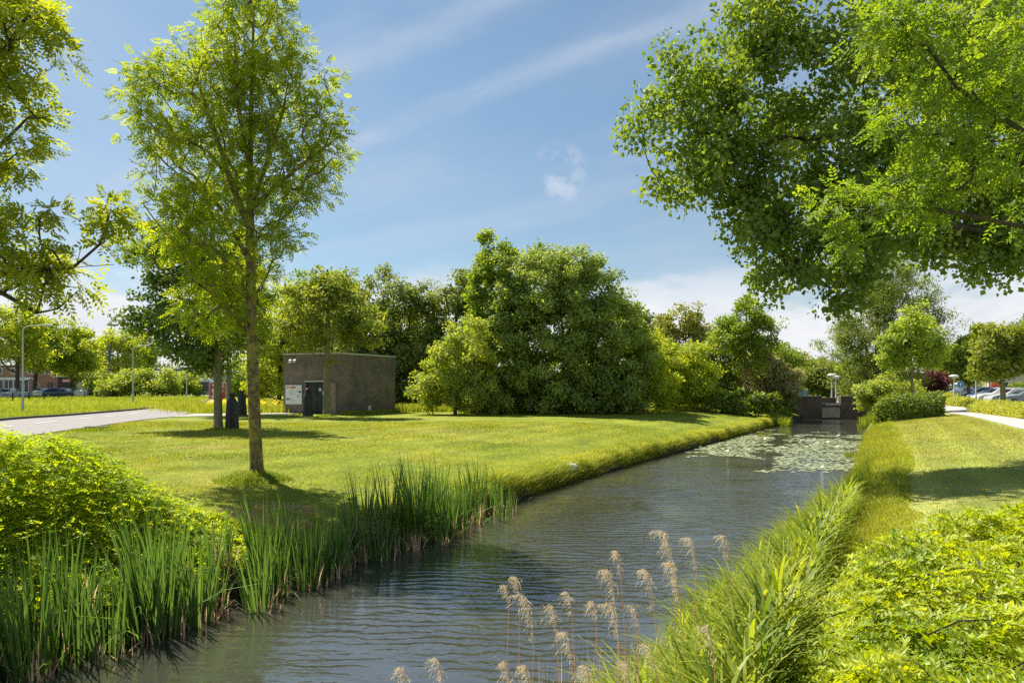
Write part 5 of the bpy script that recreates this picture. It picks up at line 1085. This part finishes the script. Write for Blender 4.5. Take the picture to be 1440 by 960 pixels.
arm_lamp('tall pale grey road lamp nearest, standing in the meadow at the left', 32, 581, 50.5, 6.4)
arm_lamp('road lamp with short arm behind, right of the tram mast', 187, 569.5, 71, 6.0, 1.2)
arm_lamp('farthest thin road lamp by the bend of the road', 262.5, 560, 98, 4.7, .9)
def mushroom(label, px, pyb, pyt, Y, grp='mushroom lamps along the footpath', zb=None):
    q = at(px, pyb, Y); z = gz(q[0], Y) if zb is None else zb; top = at(px, pyt, Y)[2]; h = top - z
    t = tag(empty('mushroom_lamp', (q[0], Y, z)), label, 'street lamp', grp)
    b = MB(); b.tube([(0,0,-.1), (0,0,.7), (0,0,.75), (0,0,h-.42)], [.075,.07,.058,.05], 10, cap=True); b.build('pole', M['lamp'], t, smooth=True)
    b = MB(); b.lathe([(.05, h-.43), (.10, h-.40), (.13, h-.34), (.30, h-.26), (.34, h-.22), (.33, h-.19)], n=20); b.build('globe', M['galv'], t, smooth=True)
    b = MB(); b.lathe([(.34, h-.215), (.44, h-.17), (.43, h-.14), (.32, h-.07), (.16, h-.01), (.01, h)], n=24); b.build('lamp_shade', M['lamp'], t, smooth=True)
mushroom('largest mushroom lamp beside the golden hedge', 1372.5, 563, 520.5, 58)
mushroom('smaller mushroom lamp right of the largest one', 1387, 562, 532, 78)
mushroom('mushroom lamp left of the round blue sign', 1341.5, 563, 526.5, 64)
mushroom('small far mushroom lamp before the purple tree', 1313.5, 558, 535.5, 86)
mushroom('short far lamp post between the purple tree and the blue sign', 1335, 558, 540, 92)
mushroom('slim mushroom lamp close beside the blue sign', 1346.5, 559, 538, 84)
mushroom('left of the twin lamps on the weir bridge', 1169.5, 561, 525, 68, 'twin lamps on the bridge', 1.5)
mushroom('right of the twin lamps on the weir bridge', 1175.5, 562, 527.5, 70, 'twin lamps on the bridge', 1.5)
# blue pedestrian-path sign
q = at(1350.5, 562, 66); z = gz(q[0], 66); t = tag(empty('road_sign', (q[0], 66, z)), 'round blue traffic sign with a white arrow on a grey post', 'road sign')
zt = at(1350, 540.5, 66)[2] - z
b = MB(); b.tube([(0,0,-.1),(0,0,zt-.2),(0,0,zt+.3)], .03, 8, cap=True); b.build('post', M['galv'], t, smooth=True)
a = np.arange(28)/28*2*PI
b = MB(); b.loft([np.c_[.36*np.cos(a), np.full(28, y), zt + .36*np.sin(a)] for y in (-.034, -.05)]); b.build('rim', M['white'], t)
b = MB(); b.loft([np.c_[.335*np.cos(a), np.full(28, y), zt + .335*np.sin(a)] for y in (-.0505, -.054)]); b.build('disc', M['signblue'], t)
b = MB(); b.add([(-.04,-.0565,zt-.2),(.04,-.0565,zt-.2),(.04,-.0565,zt+.03),(-.04,-.0565,zt+.03)], [(0,1,2,3)]); b.add([(-.13,-.0565,zt+.03),(.13,-.0565,zt+.03),(0,-.0565,zt+.2)], [(0,1,2)]); b.build('arrow', M['white'], t)
# fence
t = tag(empty('fence', (-59, 78, 1.2)), 'low black post and rail fence along the tram line', 'fence')
Yf = np.arange(70, 162, 2.75); xf = -59 + .3 * np.sin(Yf * .05)
for x, y in zip(xf, Yf):
    b = MB(); b.bbox((x + 59 - .06, y - 78 - .06, -.1), (x + 59 + .06, y - 78 + .06, 1.12), .02); b.build('post', M['black'], t)
for z in (.55, 1.0):
    b = MB(); b.tube(np.c_[xf + 59, Yf - 78, np.full(len(Yf), z)], .03, 6); b.build('rail', M['black'], t)
# tram masts and wires
for px, Y, top, lab in [(154, 117, 483, 'thick grey tram mast between the roadside trees'), (242, 150, 516, 'dark tram mast among the pale bushes'), (331, 190, 522, 'thin far tram mast right of the poster board')]:
    q = at(px, 558, Y); t = tag(empty('tram_mast', (q[0], Y, 1.2)), lab, 'tram mast', 'tram masts'); h = at(px, top, Y)[2] - 1.2
    b = MB(); b.tube([(0,0,-.1),(0,0,h*.5),(0,0,h)], [.24,.22,.19], 12, cap=True); b.build('pole', M['galv_dark'], t, smooth=True)
    b = MB(); b.tube([(0,0,h*.62),(-3,0,h*.66)], .05, 6, cap=True); b.tube([(0,0,h*.82),(-2.9,0,h*.665)], .03, 6, cap=True); b.build('bracket', M['galv_dark'], t)
for k, (z, lab) in enumerate([(9.0, 'upper tram wire in front of the roadside trees'), (7.0, 'lower tram wire in front of the roadside trees')]):
    b = MB(); p0, p1 = np.array([-72., 80, z]), np.array([-72., 200, z]); s = np.linspace(0, 1, 40); P = p0 + (p1 - p0) * s[:, None]; P[:, 2] -= .35 * np.abs(np.sin(s * 3 * PI)) * (1 - k)
    tag(b.build('tram_wire', M['galv']) if b.tube(P, .022, 5) else b.build('tram_wire', M['galv']), lab, 'wire', 'tram wires')
# platform shelter, low grey depot
q = at(226, 556, 175); t = tag(empty('platform_shelter', (q[0], 175, 1.2)), 'thin dark platform roof on posts above the pale bushes', 'shelter')
b = MB(); b.bbox((-5.5, -1.5, 5.6), (5.5, 1.5, 6.1), .1); b.build('roof', M['galv_dark'], t)
for x in (-4, 0, 4): b = MB(); b.tube([(x,0,-.1),(x,0,5.6)], .15, 8); b.build('post', M['galv_dark'], t)
q = at(263, 556, 180); t = tag(empty('platform_shelter', (q[0], 180, 1.2)), 'boxy dark lift housing of the tram stop right of the platform roof', 'shelter')
b = MB(); b.bbox((-1.3, -1.3, -.1), (1.3, 1.3, 6.6), .1); b.bbox((1.3, -1, 5.4), (4.5, 1, 5.9), .1); b.build('wall', M['galv_dark'], t); b = MB(); b.box((-1.0, -1.325, 4.9), (1.0, -1.305, 6.1)); b.build('window', M['glass'], t)
q = at(318, 556, 150); t = tag(empty('depot', (q[0], 150, 1.2)), 'low light grey building behind the poster board', 'building')
b = MB(); b.box((-3.2, 0, -.2), (3.6, 6, 4.6)); b.build('wall', M['galv'], t); b = MB(); b.bbox((-3.4, -.2, 4.6), (3.8, 6.2, 4.95), .05); b.build('roof', M['trim'], t)
b = MB(); b.box((-2.6, -.03, 1.2), (3.0, -.005, 2.6)); b.build('window', M['glass'], t)
# brick shop and dark shed across the road
def windows(t, xs_, z0, z1, w, m='white', y=0, name='window', mull=1):
    for x in xs_:
        b = MB(); f = .09
        for lo, hi in (((x, y-.05, z0), (x+f, y-.004, z1)), ((x+w-f, y-.05, z0), (x+w, y-.004, z1)), ((x+f, y-.05, z0), (x+w-f, y-.004, z0+f)), ((x+f, y-.05, z1-f), (x+w-f, y-.004, z1))): b.box(lo, hi)
        for k in range(mull): xx = x + w*(k+1)/(mull+1); b.box((xx-.04, y-.045, z0+f), (xx+.04, y-.006, z1-f))
        o = b.build(name, M[m], t); g_ = MB(); g_.box((x+f, y-.02, z0+f), (x+w-f, y-.003, z1-f)); g_.build('pane', M['glass'], o)
q0 = at(-40, 556, 126); t = tag(empty('brick_shop', (q0[0], 126, 1.2), .05), 'orange brick building with white framed windows behind the roadside trees', 'building'); Lw = (80 + 40) / F * 126
b = MB(); b.box((0, 0, -.2), (Lw, 8, 5.4)); b.build('wall', M['brick_red'], t)
b = MB(); b.box((-.1, -.1, 5.4), (Lw+.1, 8.1, 5.6)); b.build('roof', M['roof_dark'], t)
b = MB(); b.bbox((0, -.12, 3.0), (Lw*.74, -.004, 3.35), .02); b.build('fascia', M['white'], t)
windows(t, [.4, 2.2, 4.0, 5.8, 8.6], .3, 2.95, 1.65); windows(t, [7.5], .1, 2.9, .8, 'white', 0, 'door', 0)
b = MB(); b.bbox((11.3, -.06, .0), (12.4, -.004, 2.5), .02); b.build('door', M['brick_pier'], t)
windows(t, [13.6], 1.2, 2.4, .9, 'black', 0, 'window', 0); windows(t, [1., 4., 7., 10., 13.], 4.0, 5.1, 1.5)
q0 = at(81, 556, 124); t = tag(empty('dark_shed', (q0[0], 124, 1.2)), 'dark maroon flat-roofed shed right of the brick building', 'building')
b = MB(); b.box((0, 0, -.2), (5.9, 7, 3.4)); b.build('wall', pm('maroon_cladding', (.03,.016,.02), (.055,.03,.035), 3, .7, stretch=(6,1,1)), t)
b = MB(); b.bbox((-.15, -.3, 3.4), (6.05, 7.1, 3.6), .03); b.build('roof', M['trim'], t); b = MB(); b.bbox((3.4, -.05, 0), (5.2, -.004, 2.5), .02); b.build('door', M['black'], t)
b = MB(); b.bbox((.9, -.05, 2.5), (2.6, -.004, 3.0), .02); b.build('sign_panel', M['pink'], t)
# houses on the right
q0 = at(1390, 556, 112); t = tag(empty('terraced_house', (q0[0], 112, 1.4), -.55), 'long cream terraced houses behind the street trees at the right edge', 'building')
b = MB(); b.box((0, 0, -.2), (34, 9, 5.6)); b.build('wall', M['cream'], t)
b = MB(); 
b.loft([[(-.2, -.4, 5.6), (-.2, 9.4, 5.6), (-.2, 4.5, 8.6)], [(34.2, -.4, 5.6), (34.2, 9.4, 5.6), (34.2, 4.5, 8.6)]]); b.build('roof', M['roof_tile'], t)
windows(t, list(np.arange(1, 32, 3.0)), 3.3, 4.9, 1.3); windows(t, list(np.arange(1, 32, 6.0)), .7, 2.3, 1.7)
for x in np.arange(4.2, 32, 6.0): b = MB(); b.bbox((x, -.06, 0), (x+1, -.004, 2.2), .02); b.build('door', M['greenp'], t)
q0 = at(1324, 556, 135); t = tag(empty('gabled_house', (q0[0], 135, 1.4), -.3), 'white-fronted gabled house with grey roof right of the purple tree', 'building')
b = MB(); b.box((0, 0, -.2), (7, 8, 4.6)); b.loft([[(0, 0, 4.6), (3.5, 0, 7.2), (7, 0, 4.6)], [(0, 8, 4.6), (3.5, 8, 7.2), (7, 8, 4.6)]]); b.build('wall', M['white'], t)
b = MB()
for s in (0, 1):
    x0, x1 = (-.4, 3.5) if s == 0 else (7.4, 3.5); b.add([(x0, -.4, 4.45), (x1, -.4, 7.4), (x1, 8.4, 7.4), (x0, 8.4, 4.45), (x0, -.4, 4.6), (x1, -.4, 7.55), (x1, 8.4, 7.55), (x0, 8.4, 4.6)], [(0,3,2,1),(4,5,6,7),(0,1,5,4),(1,2,6,5),(2,3,7,6),(3,0,4,7)])
b.build('roof', M['roof_tile'], t); windows(t, [.8, 2.9, 5.0], .8, 2.3, 1.2); windows(t, [.8, 2.9, 5.0], 3.0, 4.4, 1.2, 'white')

# ---------------------------------------------------------------- camera, sun, sky
cam = bpy.data.cameras.new('camera'); co = bpy.data.objects.new('camera', cam); C.objects.link(co)
co.location = (0, 0, CAMZ); co.rotation_euler = (PI/2, 0, 0); cam.sensor_width = 36; cam.lens = 24; cam.shift_y = 60/1440; cam.clip_start = .05; cam.clip_end = 4000
sc = bpy.context.scene; sc.camera = co
EL = math.radians(57); hz = np.array([-.72, .69]); hz /= np.linalg.norm(hz)
ts = Vector((hz[0]*math.cos(EL), hz[1]*math.cos(EL), math.sin(EL)))
sl = bpy.data.lights.new('sun', 'SUN'); sl.energy = SUN; sl.angle = math.radians(.55); sl.color = (1, .93, .81)
so = bpy.data.objects.new('sun', sl); C.objects.link(so); so.rotation_euler = ts.to_track_quat('Z', 'Y').to_euler(); so.location = (-40, 20, 60)
wd = bpy.data.worlds.new('World'); sc.world = wd; wd.use_nodes = True; nt = wd.node_tree; ns, ln = nt.nodes, nt.links; ns.clear()
sky = ns.new('ShaderNodeTexSky'); sky.sky_type = 'NISHITA'; sky.sun_disc = False; sky.sun_elevation = EL; sky.sun_rotation = math.atan2(hz[0], hz[1]) % (2*PI)
sky.air_density = 1.0; sky.dust_density = .1; sky.ozone_density = .9
tc = ns.new('ShaderNodeTexCoord'); sp = ns.new('ShaderNodeSeparateXYZ'); ln.new(tc.outputs['Generated'], sp.inputs[0])
def mth(op, a, b=None, c=None):
    q = ns.new('ShaderNodeMath'); q.operation = op
    for i, v in enumerate((a, b, c)):
        if v is None: continue
        if isinstance(v, (int, float)): q.inputs[i].default_value = v
        else: ln.new(v, q.inputs[i])
    return q.outputs[0]
def sm(v, a, b):
    q = ns.new('ShaderNodeMapRange'); q.interpolation_type = 'SMOOTHSTEP'; ln.new(v, q.inputs[0]); q.inputs[1].default_value = a; q.inputs[2].default_value = b; return q.outputs[0]
zz = mth('MAXIMUM', sp.outputs[2], 0.0); dv = mth('ADD', zz, .12)
cb = ns.new('ShaderNodeCombineXYZ'); ln.new(mth('DIVIDE', sp.outputs[0], dv), cb.inputs[0]); ln.new(mth('DIVIDE', sp.outputs[1], dv), cb.inputs[1])
def noise(vec, scale, detail=8, rough=.6, dist=0, rot=0, st=(1,1,1), loc=(0,0,0), tex=False):
    mp = ns.new('ShaderNodeMapping'); mp.vector_type = 'TEXTURE' if tex else 'POINT'; mp.inputs['Rotation'].default_value = (0,0,rot); mp.inputs['Scale'].default_value = st; mp.inputs['Location'].default_value = loc; ln.new(vec, mp.inputs[0])
    q = ns.new('ShaderNodeTexNoise'); q.inputs['Scale'].default_value = scale; q.inputs['Detail'].default_value = detail; q.inputs['Roughness'].default_value = rough; q.inputs['Distortion'].default_value = dist; ln.new(mp.outputs[0], q.inputs['Vector']); return q.outputs[0]
c1 = sm(noise(cb.outputs[0], 1.0, 9, .62, .5, math.radians(-34), (2.6, .55, 1), tex=True), .46, .80)      # long cirrus streaks
c2 = sm(noise(cb.outputs[0], .55, 6, .55, .3, .4), .36, .8)                                  # thin veil
bq = mth('ADD', mth('MULTIPLY', mth('DIVIDE', sp.outputs[0], dv), .556), mth('MULTIPLY', mth('DIVIDE', sp.outputs[1], dv), .831))
bw = mth('ADD', bq, mth('MULTIPLY', mth('SUBTRACT', noise(cb.outputs[0], 1.6, 6), .5), .22))
band = mth('SUBTRACT', 1.0, sm(mth('ABSOLUTE', mth('SUBTRACT', bw, 1.44)), 0.0, .085)); band = mth('MULTIPLY', band, sm(noise(cb.outputs[0], 2.2, 8, .65, .4, math.radians(-34), (2.2, .5, 1), tex=True), .30, .66))
band2 = mth('MULTIPLY', mth('SUBTRACT', 1.0, sm(mth('ABSOLUTE', mth('SUBTRACT', bw, 1.17)), 0.0, .075)), sm(noise(cb.outputs[0], 1.7, 8, .65, .4, math.radians(-34), (2.2, .5, 1), tex=True), .28, .66))
cir = mth('MINIMUM', mth('ADD', mth('ADD', mth('MULTIPLY', c1, .55), mth('MULTIPLY', c2, .45)), mth('MAXIMUM', mth('MULTIPLY', band, .36), mth('MULTIPLY', band2, .26))), .85)
# cumulus low over the trees
mpv = ns.new('ShaderNodeMapping'); mpv.inputs['Scale'].default_value = (1, 1, 2.3); ln.new(tc.outputs['Generated'], mpv.inputs[0])
cn = noise(mpv.outputs[0], 4.2, 10, .58, .2, 0, (1,1,1), (1.7, .2, .35))
low = mth('SUBTRACT', 1.0, sm(sp.outputs[2], .07, .21))
cu = sm(mth('ADD', cn, mth('MULTIPLY', low, .20)), .54, .68); cu = mth('MULTIPLY', cu, low)
# one small puff high in the middle
d0 = at(787, 243, 1.0) - np.array([0, 0, CAMZ]); d0 /= np.linalg.norm(d0)
dp = ns.new('ShaderNodeVectorMath'); dp.operation = 'DOT_PRODUCT'; nrm = ns.new('ShaderNodeVectorMath'); nrm.operation = 'NORMALIZE'; ln.new(tc.outputs['Generated'], nrm.inputs[0]); ln.new(nrm.outputs[0], dp.inputs[0]); dp.inputs[1].default_value = tuple(d0)
pf = mth('MULTIPLY', sm(dp.outputs['Value'], .9989, .99985), sm(noise(tc.outputs['Generated'], 24, 9, .68, .15, 0, (1, 1, 1), (.31, 0, .12)), .44, .66)); pf = mth('MULTIPLY', pf, .42)
mxA = ns.new('ShaderNodeMix'); mxA.data_type = 'RGBA'; ln.new(cir, mxA.inputs[0]); tn = ns.new('ShaderNodeMix'); tn.data_type = 'RGBA'; tn.blend_type = 'MULTIPLY'; tn.inputs[0].default_value = 1; hz_ = ramp(ns, [(.05, (.80, .81, .80)), (.42, (.97, 1.04, .97))]); ln.new(sp.outputs[2], hz_.inputs[0]); ln.new(hz_.outputs[0], tn.inputs[7]); ln.new(sky.outputs[0], tn.inputs[6]); ln.new(tn.outputs[2], mxA.inputs[6]); mxA.inputs[7].default_value = (4.9, 5.4, 6.3, 1)
mxB = ns.new('ShaderNodeMix'); mxB.data_type = 'RGBA'; ln.new(mth('MINIMUM', mth('ADD', cu, pf), 1.0), mxB.inputs[0]); ln.new(mxA.outputs[2], mxB.inputs[6])
shd = ramp(ns, [(.35, (6.2, 6.4, 6.9)), (.65, (7.8, 7.8, 7.9))]); ln.new(noise(mpv.outputs[0], 7, 6), shd.inputs[0]); ln.new(shd.outputs[0], mxB.inputs[7])
bg = ns.new('ShaderNodeBackground'); bg.inputs[1].default_value = SKY; ln.new(mxB.outputs[2], bg.inputs[0])
ow = ns.new('ShaderNodeOutputWorld'); ln.new(bg.outputs[0], ow.inputs[0])
vs = sc.view_settings; sc.display_settings.display_device = 'sRGB'; vs.view_transform = 'Standard'; vs.look = 'None'; vs.gamma = 1; vs.exposure = EXPO; vs.use_curve_mapping = False
sc.render.engine = 'CYCLES'; cy = sc.cycles; cy.max_bounces = 9; cy.diffuse_bounces = 6; cy.glossy_bounces = 3; cy.transmission_bounces = 4; cy.transparent_max_bounces = 4; cy.caustics_reflective = False; cy.caustics_refractive = False
cy.use_denoising = False; cy.sample_clamp_indirect = 5; cy.sample_clamp_direct = 4
